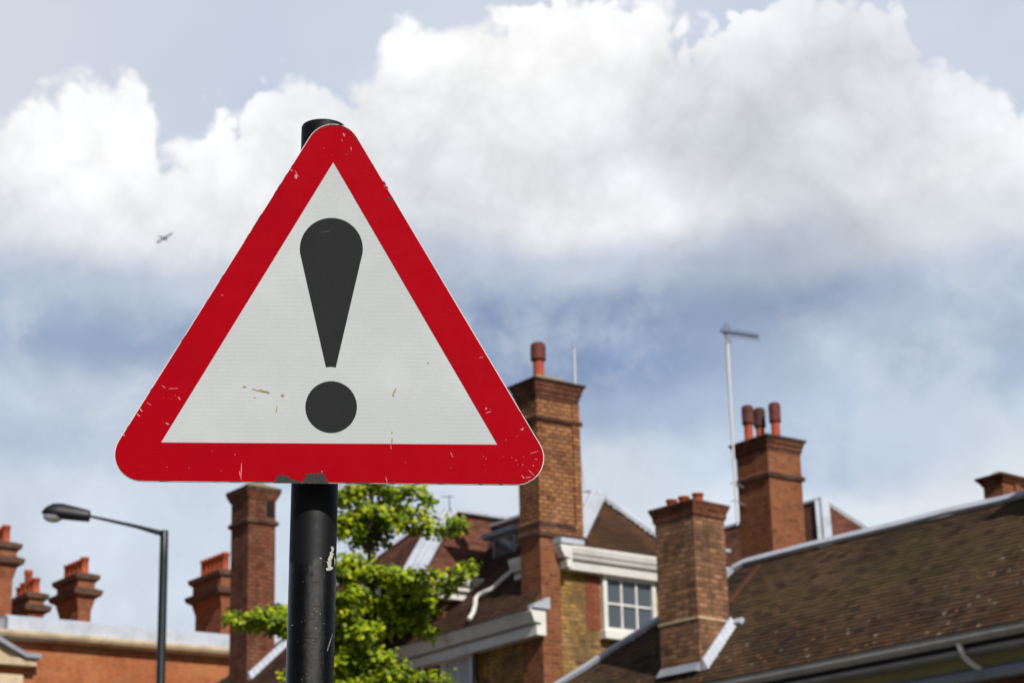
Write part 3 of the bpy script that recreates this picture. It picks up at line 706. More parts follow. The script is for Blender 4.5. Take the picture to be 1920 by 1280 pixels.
# dormer hood in the shade
DQ=hit(945,1040,S1);g=MB()
dp=V((DQ.x,DQ.y,0))
zt=zat(DQ,1003)
q=[DQ-dA*.35-dB*.0,DQ+dA*.35,DQ+dA*.35+dB*1.2,DQ-dA*.35+dB*1.2]
g.prism([V((p.x,p.y,DQ.z-.3)) for p in q],[V((p.x,p.y,zt)) for p in q]);dorm=build('dormer',g,'lead',house)
q2_=[DQ-dA*.5-dB*.15,DQ+dA*.5-dB*.15,DQ+dA*.5+dB*1.5,DQ-dA*.5+dB*1.5]
g=MB();g.prism([V((p.x,p.y,zt)) for p in q2_],[V((p.x,p.y,zt+.09)) for p in q2_]);build('dormer_roof',g,'lead',dorm)
g=MB();q3=[DQ-dA*.26-dB*.02,DQ+dA*.26-dB*.02,DQ+dA*.26,DQ-dA*.26];g.prism([V((p.x,p.y,DQ.z+.02)) for p in q3],[V((p.x,p.y,zt-.06)) for p in q3]);build('pane',g,'glass',dorm)
# lead clad vent behind the chimney
vp=atY(1097,925,PC.y+2.2);g=MB();g.prism([vp+V((-.06,0,-.8)),vp+V((.10,0,-.8)),vp+V((.10,.3,-.8)),vp+V((-.06,.3,-.8))],[V((vp.x-.09,vp.y,zat(vp,857)))+V(d_) for d_ in((0,0,0),(.05,0,0),(.05,.3,0),(0,.3,0))]);build('vent_duct',g,'lead_pale',house)
# ------------------------------------------------------------------ WING behind-left
WR=(None,None)
WE=hit(884,1092,S1)+nR*.2;WE=hit(830,1086,(WE,nR))                   # right cornice line of the wing
wing=thing('brick_house','brick house wing with hipped red tile roof and grey lead hip, behind the green tree','house',(WE.x,WE.y,0))
S3=(WE,(nR*math.sin(R(50))+Z*math.cos(R(50))).normalized())
WA=hit(838,962,S3);w0=hit(776,1074,S3);w9=hit(905,1100,S3)
WRi=hit(925,981,S3);WRi.z=WA.z
WRi=WA+dB*(WRi-WA).length
g=MB();dw=(w0-WA);w0=WA+dw*((WE.z-WA.z)/dw.z);w9=V((w9.x,w9.y,WE.z));w9=w0+dB*((w9-w0).dot(dB)+3)
roofp(wing,[w0,w9,WA+dB*7,WA],.12,'tile_red')
# left face
S4n=dA.cross(w0-WA).normalized();S4n=S4n if S4n.z>0 else -S4n;S4=(WA,S4n)
f0=hit(700,1056,S4);f1=hit(764,1003,S4)
wl=w0+dA*3.6
roofp(wing,[w0,WA,WA+dA*.3,wl],.12,'tile_red')
roofp(wing,[wl,WA+dA*.3,WA+dA*.3+dB*7,wl+dB*14],.12,'tile_red')
hip(wing,WA,w0,.42,.03,'lead_pale',(S3[1]+S4n).normalized())
hip(wing,WA+dA*.3,wl,.16,.03,'lead_pale',(S4n+dA).normalized())
g=MB();g.bar(WA+Z*.02,WA+dB*7+Z*.02,.3,.06,Z);build('ridge_capping',g,'lead_pale',wing)
wb=w0+dA*.15+dB*.75
g=MB();g.box(V((wb.x,wb.y,0)),3.4,10,0,WE.z-.05);build('wall',g,'brick_slim',wing)
g=MB();g.extr([(-.1,-.35),(.08,-.35),(.08,-.22),(.16,-.2),(.16,-.12),(.22,-.1),(.26,0),(.26,.04),(-.1,.04)],w0+dB*-.05,w0+dB*6,nR);build('cornice',g,'white_paint',wing)
g=MB();g.extr([(-.1,-.35),(.08,-.35),(.08,-.22),(.16,-.2),(.16,-.12),(.22,-.1),(.26,0),(.26,.04),(-.1,.04)],w0-dA*.26,w0+dA*3.6,nL);build('cornice',g,'white_paint',wing)
# ------------------------------------------------------------------ RIGHT HOUSE with the long roof
def setdirs(az):
    global dA,dB,nL,nR
    dA=V((math.sin(R(az)),math.cos(R(az)),0));dB=V((dA.y,-dA.x,0));nL=-dB;nR=-dA
setdirs(-41.5)
EC=atY(1400,1263,31)
rh=thing('brick_house','low house under a long mossy brown tiled roof, with grey gutter, at the right','house',(EC.x,EC.y,0))
S5n=(nL*math.sin(R(47))+Z*math.cos(R(47))).normalized();S5=(EC,S5n)
r1=hit(1432,1049,S5);
ridge_z=r1.z
def on5(px,py): return hit(px,py,S5)
ca,cb,cc=on5(1398,1058),on5(1376,1070),on5(1362,1084)
d5=on5(1060,1280);dv=(d5-cc)
lowl=cc+dv*((EC.z-cc.z)/dv.z)
dle=EC+dA*((lowl-EC).dot(dA))
far_e=EC-dA*26;far_r=r1-dA*26
g=MB();roof5=roofp(rh,[dle,cc,cb,ca,r1,far_r,far_e],.10,'tile_olive')
up5=(r1-EC-dA*(r1-EC).dot(dA))
bw5=(up5-Z*up5.z).length
# back slope
def mirr(p): k=(r1-p).dot(dB);return p+dB*2*k
roofp(rh,[r1+dB*.02,r1-dA*26+dB*.02,mirr(far_e),mirr(EC+dA*1)],.1,'tile_olive')
g=MB()
rj=random.Random(3);lp=[far_r+(r1-far_r)*(i/30)+Z*rj.uniform(-.012,.012) for i in range(30)]+[r1,ca,cb,cc]+[cc+(dle-cc)*(i/8)+S5n*rj.uniform(-.01,.01) for i in range(1,9)]
for p0,p1 in zip(lp,lp[1:]): g.bar(p0+S5n*.02,p1+S5n*.02,.11,.055,S5n)
build('lead_ridge',g,'lead_pale',rh)
g=MB();g.bar(on5(1424,1060)+S5n*.01,on5(1366,1130)+S5n*.01,.10,.03,S5n);build('tile_hip_line',g,'tile_red',rh)
# gutter, fascia, wall
gz=EC.z;e0=dle-dA*.1;e1=far_e
gp=[(.0,-.02),(.0,-.09),(.02,-.13),(.06,-.155),(.10,-.13),(.12,-.09),(.12,-.03),(.135,-.02),(.115,-.02),(.1,-.09),(.06,-.13),(.02,-.1),(.01,-.02)]
g=MB();g.extr(gp,e0+nL*.02-Z*.02,e1+nL*.02-Z*.02,nL);build('gutter',g,'grey_paint',rh)
g=MB();g.extr([(-.03,-.22),(0,-.22),(0,-.05),(-.03,-.05)],e0,e1,nL);build('fascia',g,'black_iron',rh)
g=MB();g.extr([(-.30,-.27),(-.01,-.27),(-.01,-.222),(-.30,-.222)],e0,e1,nL);build('soffit_board',g,'grey_paint',rh)
g=MB();g.extr([(-.6,-.50),(-.32,-.50),(-.32,-.1),(-.6,-.1)],e0,e1,nL);build('wall',g,'render_olive',rh)
g=MB();g.extr([(-.6,-.60),(-.16,-.60),(-.13,-.56),(-.16,-.48),(-.28,-.42),(-.31,-.42),(-.31,-.505),(-.6,-.505)],EC-dA*.2,e1,nL);build('ledge',g,'lead',rh)
g=MB();p=V((e0.x,e0.y,0))-nL*.34;
q=[p,p-dA*((e0-e1).length),p-dA*((e0-e1).length)+dB*(2*bw5-.6),p+dB*(2*bw5-.6)]
hz=gz-.61;g.prism([x for x in q],[x+Z*hz for x in q]);build('wall',g,'brick_slim',rh)
PL=(EC+nL*.14,nL)
g=MB();pp=[hit(x,y,(EC+nL*o,nL)) for x,y,o in ((1797,1205,.08),(1801,1215,.07),(1806,1228,0),(1818,1240,-.12),(1836,1252,-.22),(1850,1263,-.26))]
g.tube(pp,.04,12);build('downpipe',g,'white_paint',rh)
# chimney on this roof
P5=on5(1314,1257)
ch=chimney(rh,'brick_brown',0,0,0,1239,1374,0,[],P5.z-1.2,corner=V(P5))
bpy.data.objects.remove(ch[0])
a5=solve(P5,dA,1240);b5=solve(V((P5.x,P5.y,zat(P5,1150))),dB,1367.5);a5=solve(V((P5.x,P5.y,zat(P5,1150))),dA,1236)
Z5=lambda y: zat(P5,y)
g=MB();g.rings(P5,a5,b5,[(P5.z-1.5,0),(Z5(1158),0),(Z5(1157),.012),(Z5(1153),.012),(Z5(1152),0),(Z5(963),0)])
c5=build('chimney',g,'brick_brown',rh,'square weathered brown brick chimney with three short orange pots')
g=MB();g.rings(P5,a5,b5,[(Z5(963.5),.02),(Z5(955),.03),(Z5(954),.022),(Z5(948),.045),(Z5(939),.07),(Z5(936.5),.07)]);build('chimney_cap',g,'brick_slim',c5)
sootband(c5,P5,a5,b5,Z5(1158),Z5(1154),.016,'cream_stone');flaunching(c5,P5,a5,b5,Z5(937),.08,.05)
for xx,yy,yb in ((1260,937,952),(1283,931,948),(1309,925,944)):
    t_=.5
    pp_=P5+dB*(b5*.32);tt=solve(V((pp_.x,pp_.y,Z5(940))),dA,xx);q=pp_+dA*tt
    z1_=zat(q,yy);pot(c5,q,Z5(940),z1_-Z5(940),.088,'pot')
fl0=on5(1318,1262);g=MB()
nA=V(P5)-dA*.0
zd=up5.normalized()
for i in range(int(b5/math.cos(R(47))/.115)):
    p=V(P5)-dA*.025+zd*(i*.115);g.prism([p,p+zd*.11,p+zd*.11-dA*.13,p-dA*.13],[x+Z*(.16) for x in(p,p+zd*.11,p+zd*.11-dA*.03,p-dA*.03)])
build('lead_flashing',g,'lead_pale',c5)
g=MB();p=V(P5)+nL*.12;g.prism([p,p+dA*a5,p+dA*a5+dB*.12,p+dB*.12],[x+Z*.13 for x in (p+dB*.10,p+dA*a5+dB*.10,p+dA*a5+dB*.12,p+dB*.12)]);build('lead_apron',g,'lead',c5)
g=MB();p=V(P5)+zd*(b5/math.cos(R(47)))-dA*.02;g.prism([p,p-dA*.22,p-dA*.22+zd*.10,p+zd*.10],[x+S5n*.06 for x in(p,p-dA*.22,p-dA*.22+zd*.10,p+zd*.10)]);build('lead_flashing',g,'lead_pale',c5)
# second chimney behind the ridge at the far right
P6=atY(1882,930,34.5);a6=solve(P6,dA,1846);b6=2.2;Z6=lambda y: zat(P6,y)
g=MB();g.rings(P6,a6,b6,[(Z6(1100),0),(Z6(905),0),(Z6(902),.03)]);c6=build('chimney',g,'brick_red',rh,'wide red brick chimney rising behind the long roof ridge')
g=MB();g.rings(P6,a6,b6,[(Z6(902.5),.02),(Z6(897),.05),(Z6(892),.09),(Z6(889),.09)]);build('chimney_cap',g,'brick_slim',c6)
flaunching(c6,P6,a6,b6,Z6(888.5),.10,.1)
for k_ in (.28,.72,1.16,1.6):
    g=MB();p=P6+dB*k_-dA*.04;g.box(p,.06,.12,Z6(925),Z6(903));build('brick_rib',g,'brick_red',c6)
# chimney just outside the frame, whose shadow lies on the roof
P7=hit(2085,945,S5);g=MB();g.rings(P7,1.0,1.5,[(P7.z-2,0),(P7.z+1.0,0),(P7.z+1.05,.08),(P7.z+1.15,.08)]);c7=build('chimney',g,'brick_brown',rh)
# ------------------------------------------------------------------ REAR HOUSE with the three-pot chimney
setdirs(-36.5)
P8=atY(1446,960,50)
bh=thing('brick_house','rear house with red brick three pot chimney and hipped tiled roof above the long ridge','house',(P8.x,P8.y,0))
a8=solve(P8,dA,1387);b8=solve(P8,dB,1508);Z8=lambda y: zat(P8,y)
g=MB();g.rings(P8,a8,b8,[(Z8(1200),0),(Z8(894),0),(Z8(891),.05),(Z8(884),.05),(Z8(881),0),(Z8(842),0)])
c8=build('chimney',g,'brick_red',bh,'square red brick chimney with three tall hooded pots')
g=MB();g.rings(P8,a8,b8,[(Z8(842.5),.01),(Z8(838),.015),(Z8(837),.035),(Z8(829),.04),(Z8(828),.065),(Z8(821),.07)]);build('corbel',g,'brick_slim',c8);g=MB();g.rings(P8,a8,b8,[(Z8(821.2),.09),(Z8(817),.12),(Z8(814.5),.11)]);build('chimney_cap',g,'brick_soot',c8)
sootband(c8,P8,a8,b8,Z8(892),Z8(884),.055);flaunching(c8,P8,a8,b8,Z8(815),.18,.09)
for xx,yt,Yo,mm in((1403,760,.9,'pot_red'),(1425,765,1.2,'pot_soot'),(1454,755,.8,'pot_red')):
    q=atY(xx,800,P8.y+Yo);zt_=zat(q,yt);zb_=Z8(815);pot(c8,q,zb_,zt_-zb_,.118,mm,True)
# roof: front plane + left plane meeting at a lead hip
HE=atY(1545,1030,52.0);S8=(HE,(nR*math.sin(R(50))+Z*math.cos(R(50))).normalized())
A8=hit(1541,939,S8);rbb=hit(1627,996,S8);dd=rbb-A8
HB=A8+(dA*-1.0+dB*-.9).normalized()*.0
zlow=A8.z-3.2
RB8=A8+dd*((zlow-A8.z)/dd.z)
# hip: seen almost upright, coming straight towards the viewer
hb=hit(1548,1016,S8);dh=hb-A8;hb=A8+dh*((zlow-A8.z)/dh.z)
roofp(bh,[hb,RB8,A8],.12,'tile_red')
roofp(bh,[hb,A8,A8+dA*9,hb+dA*9],.12,'tile_red')
roofp(bh,[RB8,A8,A8+dA*9,RB8+dA*9],.12,'tile_red')
n8=dA.cross(hb-A8);n8=n8 if n8.z>0 else -n8
hip(bh,A8,hb,.34,.03,'lead_pale',(S8[1]+n8.normalized()).normalized())
hip(bh,A8,RB8,.12,.03,'lead_pale',(S8[1]+dB*.5).normalized())
hip(bh,A8,A8+dA*9,.16,.02,'lead_pale',Z)
g=MB();q=V((hb.x,hb.y,0))+dA*.2+dB*.2;g.box(q,9,(RB8-hb).dot(dB)-.4,0,zlow+.02);build('wall',g,'brick_red',bh)
# ------------------------------------------------------------------ LEFT HOUSE with the slim chimney
P9=atY(464,1100,42)
lh=thing('brick_house','house behind the sign post with a tall slim dark red chimney and white flashing','house',(P9.x,P9.y,0))
a9=solve(P9,dA,431.5);b9=solve(P9,dB,515.5);Z9=lambda y: zat(P9,y)
S9n=(nL*math.sin(R(42))+Z*math.cos(R(42))).normalized()
Q9=V((P9.x,P9.y,Z9(1277)));S9=(Q9,S9n)
g=MB();g.rings(P9,a9,b9,[(Q9.z-2,0),(Z9(981),0),(Z9(978),.045),(Z9(972),.045),(Z9(969),0),(Z9(932),0)])
c9=build('chimney',g,'brick_slim',lh,'tall slim dark red brick chimney')
g=MB();g.rings(P9,a9,b9,[(Z9(932.5),.01),(Z9(928),.03),(Z9(924),.05),(Z9(918),.075)]);build('corbel',g,'brick_slim',c9);g=MB();g.rings(P9,a9,b9,[(Z9(918.2),.075),(Z9(912),.085),(Z9(910),.08)]);build('chimney_cap',g,'brick_soot',c9)
sootband(c9,P9,a9,b9,Z9(978),Z9(972),.05);flaunching(c9,P9,a9,b9,Z9(910.5),.18,.09)
p=P9+dB*(b9*.66)-dA*.012;g=MB();g.box(p,.02,.16,Z9(962),Z9(934));build('flue_slot_dark',g,'black_iron',c9)  # solid black block paints the dark inside of an opening
u9=(dB*math.cos(R(42))+Z*math.sin(R(42)))
r9a=Q9+dA*(a9*.9)-u9*.9;r9b=Q9-dA*2.2-u9*.9
roofp(lh,[r9a,r9b,r9b+u9*3.0,r9a+u9*3.0],.12,'tile_brown')
g=MB();b0=r9a+u9*3.0;b1_=r9b+u9*3.0;dn9=(dB*math.cos(R(42))-Z*math.sin(R(42)));roofp(lh,[b0,b1_,b1_+dn9*3,b0+dn9*3],.12,'tile_brown')
g=MB();g.bar(b0,b1_,.2,.07,Z);build('ridge_capping',g,'lead_pale',lh)
g=MB()
for i in range(10):
    p=V(Q9)-dA*.03+u9*(i*.13+.02);g.prism([p,p+u9*.12,p+u9*.12-dA*.16,p-dA*.16],[x+Z*.15 for x in(p,p+u9*.12,p+u9*.12-dA*.03,p-dA*.03)])
build('lead_flashing',g,'lead_pale',c9)
g=MB();g.extr([(-.2,-.25),(.05,-.25),(.05,-.12),(.14,-.1),(.14,0),(-.2,0)],r9a,r9b,nL);build('gutter',g,'grey_paint',lh)
q=V((r9b.x,r9b.y,0))+dB*.2+dA*.1;g=MB();g.box(q,2.2+a9*.9-.2,3.6,0,r9b.z-.1);build('wall',g,'brick_slim',lh);q=V((P9.x,P9.y,0));g=MB();g.box(q,a9,b9,0,Q9.z-1.99);build('chimney_breast',g,'brick_slim',lh)
# ------------------------------------------------------------------ FAR LEFT MANSION BLOCK
WP0=atY(218,1190,70)
blk=thing('mansion_block','terracotta brick mansion block with pale grey parapet and stone band at far left','building',(WP0.x,WP0.y,0))
PWn=V((math.sin(R(147)),math.cos(R(147)),0));dP=V((-PWn.y,PWn.x,0));dP=dP if dP.x>0 else -dP
BP=(WP0,PWn)
p0=hit(9,1150.8,BP);p1=hit(427,1189.4,BP);zt=p0.z;z_lead=hit(218,1201,BP).z;z_st=hit(218,1216,BP).z
zt=hit(218,1170,BP).z
u0=(p0-WP0).dot(dP);u1=(p1-WP0).dot(dP)
B0=V((WP0.x,WP0.y,0))
g=MB();g.prism([B0+dP*(u0-9),B0+dP*(u1+6),B0+dP*(u1+6)-PWn*14,B0+dP*(u0-9)-PWn*14],[x+Z*z_lead for x in(B0+dP*(u0-9),B0+dP*(u1+6),B0+dP*(u1+6)-PWn*14,B0+dP*(u0-9)-PWn*14)])
build('wall',g,'brick_terra',blk)
g=MB();g.extr([(-.5,z_lead),(.30,z_lead),(.30,zt-.12),(.02,zt),(-.5,zt)],B0+dP*u0,B0+dP*(u1+6),PWn)
for i in range(8): g.extr([(.29,z_lead+.02),(.32,z_lead+.02),(.32,zt-.12),(.29,zt-.11)],B0+dP*(u0+.9+i*1.15),B0+dP*(u0+.96+i*1.15),PWn)
build('parapet',g,'lead_pale',blk)
g=MB();g.extr([(-.5,z_lead),(.04,z_lead),(.04,zt-.15),(-.5,zt-.15)],B0+dP*(u0-9),B0+dP*(u0-.01),PWn);build('parapet',g,'lead',blk)
g=MB();g.extr([(0,z_st),(.16,z_st),(.40,z_st+.06),(.46,z_lead-.1),(.46,z_lead-.006),(0,z_lead-.006)],B0+dP*(u0-9),B0+dP*(u1+6),PWn);build('stone_band',g,'cream_stone',blk)
# pediment and window head
pe=hit(66,1236,BP);ue=(pe-WP0).dot(dP);zpe=pe.z;pk=hit(-45,1185,BP);uk=(pk-WP0).dot(dP)
kn=hit(38,1228,BP);ukn=(kn-WP0).dot(dP)
g=MB()
def band(us,zs_,th,o0,o1):
    for (ua,za),(ub,zb) in zip(list(zip(us,zs_)),list(zip(us,zs_))[1:]):
        q=[B0+dP*ua+Z*(za-th)+PWn*o0,B0+dP*ub+Z*(zb-th)+PWn*o0,B0+dP*ub+Z*zb+PWn*o0,B0+dP*ua+Z*za+PWn*o0]
        g.prism(q,[x+PWn*(o1-o0) for x in q])
half=ukn-uk
pz=kn.z+ (half)*.5
band([uk-half-.45,uk-half,uk,ukn,ue],[kn.z,kn.z,pz,kn.z,kn.z],.14,0,.55)
build('pediment_capping',g,'lead',blk)
g=MB();band([uk-half-.4,ue-.1],[kn.z-.145,kn.z-.145],.22,0,.42);q=[B0+dP*(uk-half)+Z*(kn.z-.146),B0+dP*ukn+Z*(kn.z-.146),B0+dP*uk+Z*(pz-.146)]
g.prism(q,[x+PWn*.3 for x in q]);build('pediment',g,'cream_stone',blk)
g=MB();band([uk-half,ukn+.05],[kn.z-.62,kn.z-.62],.5,0,.2);build('window_head',g,'cream_stone',blk)
g=MB();band([uk-half+.1,ukn-.15],[kn.z-1.125,kn.z-1.125],2.0,0,.06);build('window',g,'white_paint',blk)
def farchim(cx,cy,Y,xl,xr,yl_,prof,pots,label,body='brick_far'):
    P=atY(cx,cy,Y);a=solve(P,dA,xl);b_=solve(P,dB,xr);zz_=lambda y: zat(P,y)
    yc1,yc2,yt=prof       # lower cornice row, upper cap row, top row at the front corner
    hL=zz_(yc1)
    g=MB();g.rings(P,a,b_,[(zz_(yl_),0),(hL-.55,0),(hL-.15,.10)]);c=build('chimney',g,body,blk,label)
    g=MB();g.rings(P,a,b_,[(hL-.151,.10),(hL-.05,.26),(hL+.12,.30),(hL+.2,.12)]);build('chimney_cornice',g,'cornice_far',c)
    hU=zz_(yc2)
    g=MB();g.rings(P,a,b_,[(hL+.195,.08),(hU-.12,.08)]);build('chimney_neck',g,body,c)
    g=MB();g.rings(P,a,b_,[(hU-.121,.09),(hU-.02,.20),(hU+.12,.22),(hU+.2,.02)]);build('chimney_cap',g,'cornice_far',c)
    for (t_,h_) in pots:
        q=P+dA*(a*t_)+dB*(b_*.5);pot(c,q,hU+.15,h_,.15,'pot')
    return c
farchim(415,1140,78,366,433,1235,(1109,1076,1060),[(.06,.66),(.22,.66),(.38,.66),(.54,.66),(.70,.66),(.86,.66)],'broad red chimney beside the slim chimney, with a row of six orange pots')
farchim(147,1130,75,111,171,1200,(1112,1083,1070),[(.08,.60),(.3,.56),(.52,.56),(.74,.56),(.95,.56)],'freestanding red brick chimney between lamp and frame edge with five orange pots')
farchim(55,1150,78,24,76,1190,(1142,1119,1100),[(.02,.55),(.25,.55),(.5,.95),(.75,.55),(.98,.45)],'lowest far chimney with one pot taller than its neighbours')
farchim(-6,1100,73,-45,23,1190,(1052,1024,1010),[(.05,.6),(.3,.6),(.55,.6),(.8,.6)],'tallest far chimney cut by the left edge of the picture')
# ------------------------------------------------------------------ STREET LAMP
LP=atY(308,1000,28);LB=V((LP.x,LP.y,0));LT=V((LP.x,LP.y,zat(LP,994)))
lamp=thing('street_lamp','dark slim street lamp with a single arm and drooping charcoal head','street lamp',LB)
g=MB();g.tube([LB,LB+Z*1.2,LB+Z*1.25,LT-Z*.35,LT-Z*.01,LT],[.085,.085,.062,.054,.052,.046],20);build('pole',g,'lamp_pole',lamp)
nl_=atY(168,967,28.0);ar0=atY(305,1000,28);hd0=atY(78,961,28)
arm=[ar0,ar0+(nl_-ar0)*.35+Z*.012,nl_]
g=MB();g.tube(arm,[.036,.024,.018],12);build('arm',g,'lamp_pole',lamp)
ad=(hd0-nl_);adn=ad.normalized();up_=(Z-adn*Z.dot(adn)).normalized();sd_=adn.cross(up_)
g=MB();rg=[];N=18;Ln=ad.length
prof=[(-.01,.04,.04,.03),(0,.07,.07,.055),(.02,.075,.075,.06),(.35,.115,.07,.085),(.6,.14,.062,.11),(.78,.13,.045,.125),(.9,.085,.025,.11),(.97,.04,.008,.06),(1.0,.008,.002,.02)]
for t_,hu,hd_,wd in prof:
    c=nl_+adn*(Ln*t_)
    rg.append([c+sd_*(wd*math.cos(2*math.pi*k/N))+up_*((hu if math.sin(2*math.pi*k/N)>0 else hd_)*math.sin(2*math.pi*k/N)) for k in range(N)])
bs=len(g.v)
for r_ in rg: g.v+=r_
for i in range(len(rg)-1):
    for k_ in range(N): g.f.append((bs+i*N+k_,bs+i*N+(k_+1)%N,bs+(i+1)*N+(k_+1)%N,bs+(i+1)*N+k_));g.sm.append(True)
g.face(rg[0]);lhd=build('lamp_head',g,'lamp_head',lamp)
g=MB();c=nl_+adn*(Ln*.76)-up_*.03
for i in range(8):
    a0=math.pi/2*i/8;a1=math.pi/2*(i+1)/8
    for k_ in range(N):
        f=lambda a,k: c+sd_*(.10*math.cos(a)*math.cos(2*math.pi*k/N))+adn*(.13*math.cos(a)*math.sin(2*math.pi*k/N))-up_*(.085*math.sin(a))
        g.face([f(a0,k_),f(a0,k_+1),f(a1,k_+1),f(a1,k_)],True)
build('lamp_diffuser',g,'diffuser',lhd)
# ------------------------------------------------------------------ TV AERIAL and thin masts
AP=atY(1381,960,50.2);AZt=zat(AP,612)
aer=thing('tv_aerial','tall pale mast with a dark yagi aerial, strapped beside the three pot chimney','aerial',(AP.x,AP.y,AP.z))
at_=V((AP.x,AP.y,AZt));g=MB();g.tube([V((AP.x,AP.y,zat(AP,985))),V((AP.x,AP.y,zat(AP,800))),at_-Z*.12],[.022,.032,.042],12);build('mast',g,'mast',aer)
g=MB();g.tube([at_-Z*.13,at_+Z*.10],[.02,.015],8);build('mast_tip',g,'steel',aer)
bz=atY(1350,621,AP.y);be=hit(1421,631.5,(bz+V((0,0,0)),V((.35,1,0)).normalized()))
bdv=(be-bz);g=MB();g.tube([bz,be],.018,8);build('boom',g,'aerial',aer)
bd=bdv.normalized();cr_=bd.cross(Z).normalized()
for i in range(12):
    g=MB();c=bz+bdv*(.2+.8*i/11);h_=.13-.003*i;g.tube([c-cr_*h_*1.3+Z*.09,c,c+cr_*h_*1.3+Z*.07],.007,6);g.tube([c-cr_*h_*1.2-Z*.08,c,c+cr_*h_*1.2-Z*.07],.007,6);build('director',g,'aerial',aer)
g=MB();c=bz+bdv*.06
for k_ in range(-3,4): g.tube([c+cr_*.22+Z*(.06*abs(k_)*(1 if k_>0 else -1))+bd*.06*abs(k_)*.8,c-cr_*.22+Z*(.06*abs(k_)*(1 if k_>0 else -1))+bd*.06*abs(k_)*.8],.008,6)
build('reflector',g,'aerial',aer)
for yy in (905,938):
    z_=zat(AP,yy);p=V((AP.x,AP.y,z_));qq=V((P8.x,P8.y,z_))+dA*(a8*.8);g=MB();g.tube([p-V((.12,0,0)),p,qq],.018,8);build('bracket',g,'steel',aer)
def thinmast(px,y0,y1,Y,r_,label,m='mast'):
    p=atY(px,y0,Y);q=V((p.x,p.y,zat(p,y1)));o=thing('roof_mast',label,'aerial',p);g=MB();g.tube([p,q],[r_,r_*.8],8);build('pole',g,m,o);return o,q
o_,q_=thinmast(1079,735,650,PC.y+1.6,.022,'thin white mast rising behind the big golden chimney')
g=MB();g.tube([q_-Z*.02,q_+Z*.02],.026,8);build('mast_cap',g,'steel',o_)
o_,q_=thinmast(843,968,928,47,.012,'faint thin rod standing on the ridge above the lead hip','aerial');g=MB();g.tube([q_-V((.18,0,.03)),q_+V((.1,0,-.03))],.008,6);build('crossbar',g,'aerial',o_)
o_,q_=thinmast(899,985,962,47,.012,'short rod on the red tile ridge left of the big chimney','aerial');g=MB();g.tube([q_-V((.05,0,.03)),q_+V((.05,0,-.03))],.008,6);build('crossbar',g,'aerial',o_)
# ------------------------------------------------------------------ AIRLINER
AC=atY(309,446,5200)
pln=thing('airliner','tiny distant airliner crossing the cloud left of the sign','aircraft',AC)
S=atY(310,446,5200)-atY(309,446,5200);px_=S.length
fd=(ray(322,440)-ray(296,452)).normalized()
fd=(fd+V((0,-.35,0))).normalized();sd2=fd.cross(Z).normalized();u2=sd2.cross(fd).normalized()
Lp=25
g=MB();g.tube([AC+fd*x for x in (-Lp,-Lp*.92,-Lp*.6,Lp*.5,Lp*.85,Lp*.97,Lp)],[.3,1.0,2.0,2.1,1.8,1.0,.2],14);build('fuselage',g,'aircraft',pln)
g=MB()
for s_ in(-1,1):
    g.prism([AC+fd*3,AC+sd2*s_*19-fd*6+u2*1.6,AC+sd2*s_*19-fd*8+u2*1.6,AC-fd*3.5],[x+u2*.5 for x in (AC+fd*3,AC+sd2*s_*19-fd*6+u2*1.6,AC+sd2*s_*19-fd*8+u2*1.6,AC-fd*3.5)])
build('wings',g,'aircraft',pln)
g=MB();t0=AC-fd*Lp*.72;g.prism([t0+sd2*.2,t0-fd*4+u2*6+sd2*.2,t0-fd*6+u2*6+sd2*.2,t0-fd*4.5+sd2*.2],[x-sd2*.4 for x in(t0+sd2*.2,t0-fd*4+u2*6+sd2*.2,t0-fd*6+u2*6+sd2*.2,t0-fd*4.5+sd2*.2)])
for s_ in(-1,1): g.prism([t0-fd*1,t0-fd*4+sd2*s_*6,t0-fd*5.5+sd2*s_*6,t0-fd*4],[x+u2*.3 for x in(t0-fd*1,t0-fd*4+sd2*s_*6,t0-fd*5.5+sd2*s_*6,t0-fd*4)])
build('tail',g,'airliner_tail',pln)
for s_ in(-1,1):
    g=MB();c=AC+sd2*s_*6-u2*1.2;g.tube([c+fd*1.5,c-fd*2.5],[1.1,.8],10);build('engine',g,'aircraft',pln)
# ------------------------------------------------------------------ TREE
TY=21.0
TB=atY(690,1280,TY);tb=V((TB.x,TB.y,0))
tree=thing('tree','bright green layered ornamental tree behind the sign post','tree',tb)
m,t,b=mat('leaf');oi=t.n('ShaderNodeNewGeometry').outputs['Random Per Island'];
cr=t.n('ShaderNodeValToRGB',{0:oi});e=cr.color_ramp.elements;e[0].color=(.16,.25,.004,1);e[1].color=(.50,.54,.008,1);q=e.new(.5);q.color=(.28,.37,.005,1)
out=t.t.nodes['Material Output'];df=t.n('ShaderNodeBsdfPrincipled',{'Base Color':cr.outputs[0],'Roughness':.55});df.inputs['Specular IOR Level'].default_value=.3
pp_=t.n('ShaderNodeNewGeometry').outputs['Position'];lc_=t.mix(t.mr(t.noise(pp_,5.5,3,.6),.44,.60,0,.8,True),cr.outputs[0],(.03,.07,.003));t.set(df.inputs['Base Color'],lc_);tr=t.n('ShaderNodeBsdfTranslucent',{'Color':lc_});mx=t.n('ShaderNodeMixShader',{0:.16,1:df.outputs[0],2:tr.outputs[0]});t.set(out.inputs[0],mx.outputs[0]);M['leaf']=m  # darker patches in the leaf colour imitate shade between clumps
PPM=FPX/(TY/math.cos(R(14)))   # about px per metre at the tree
rr=random.Random(5)
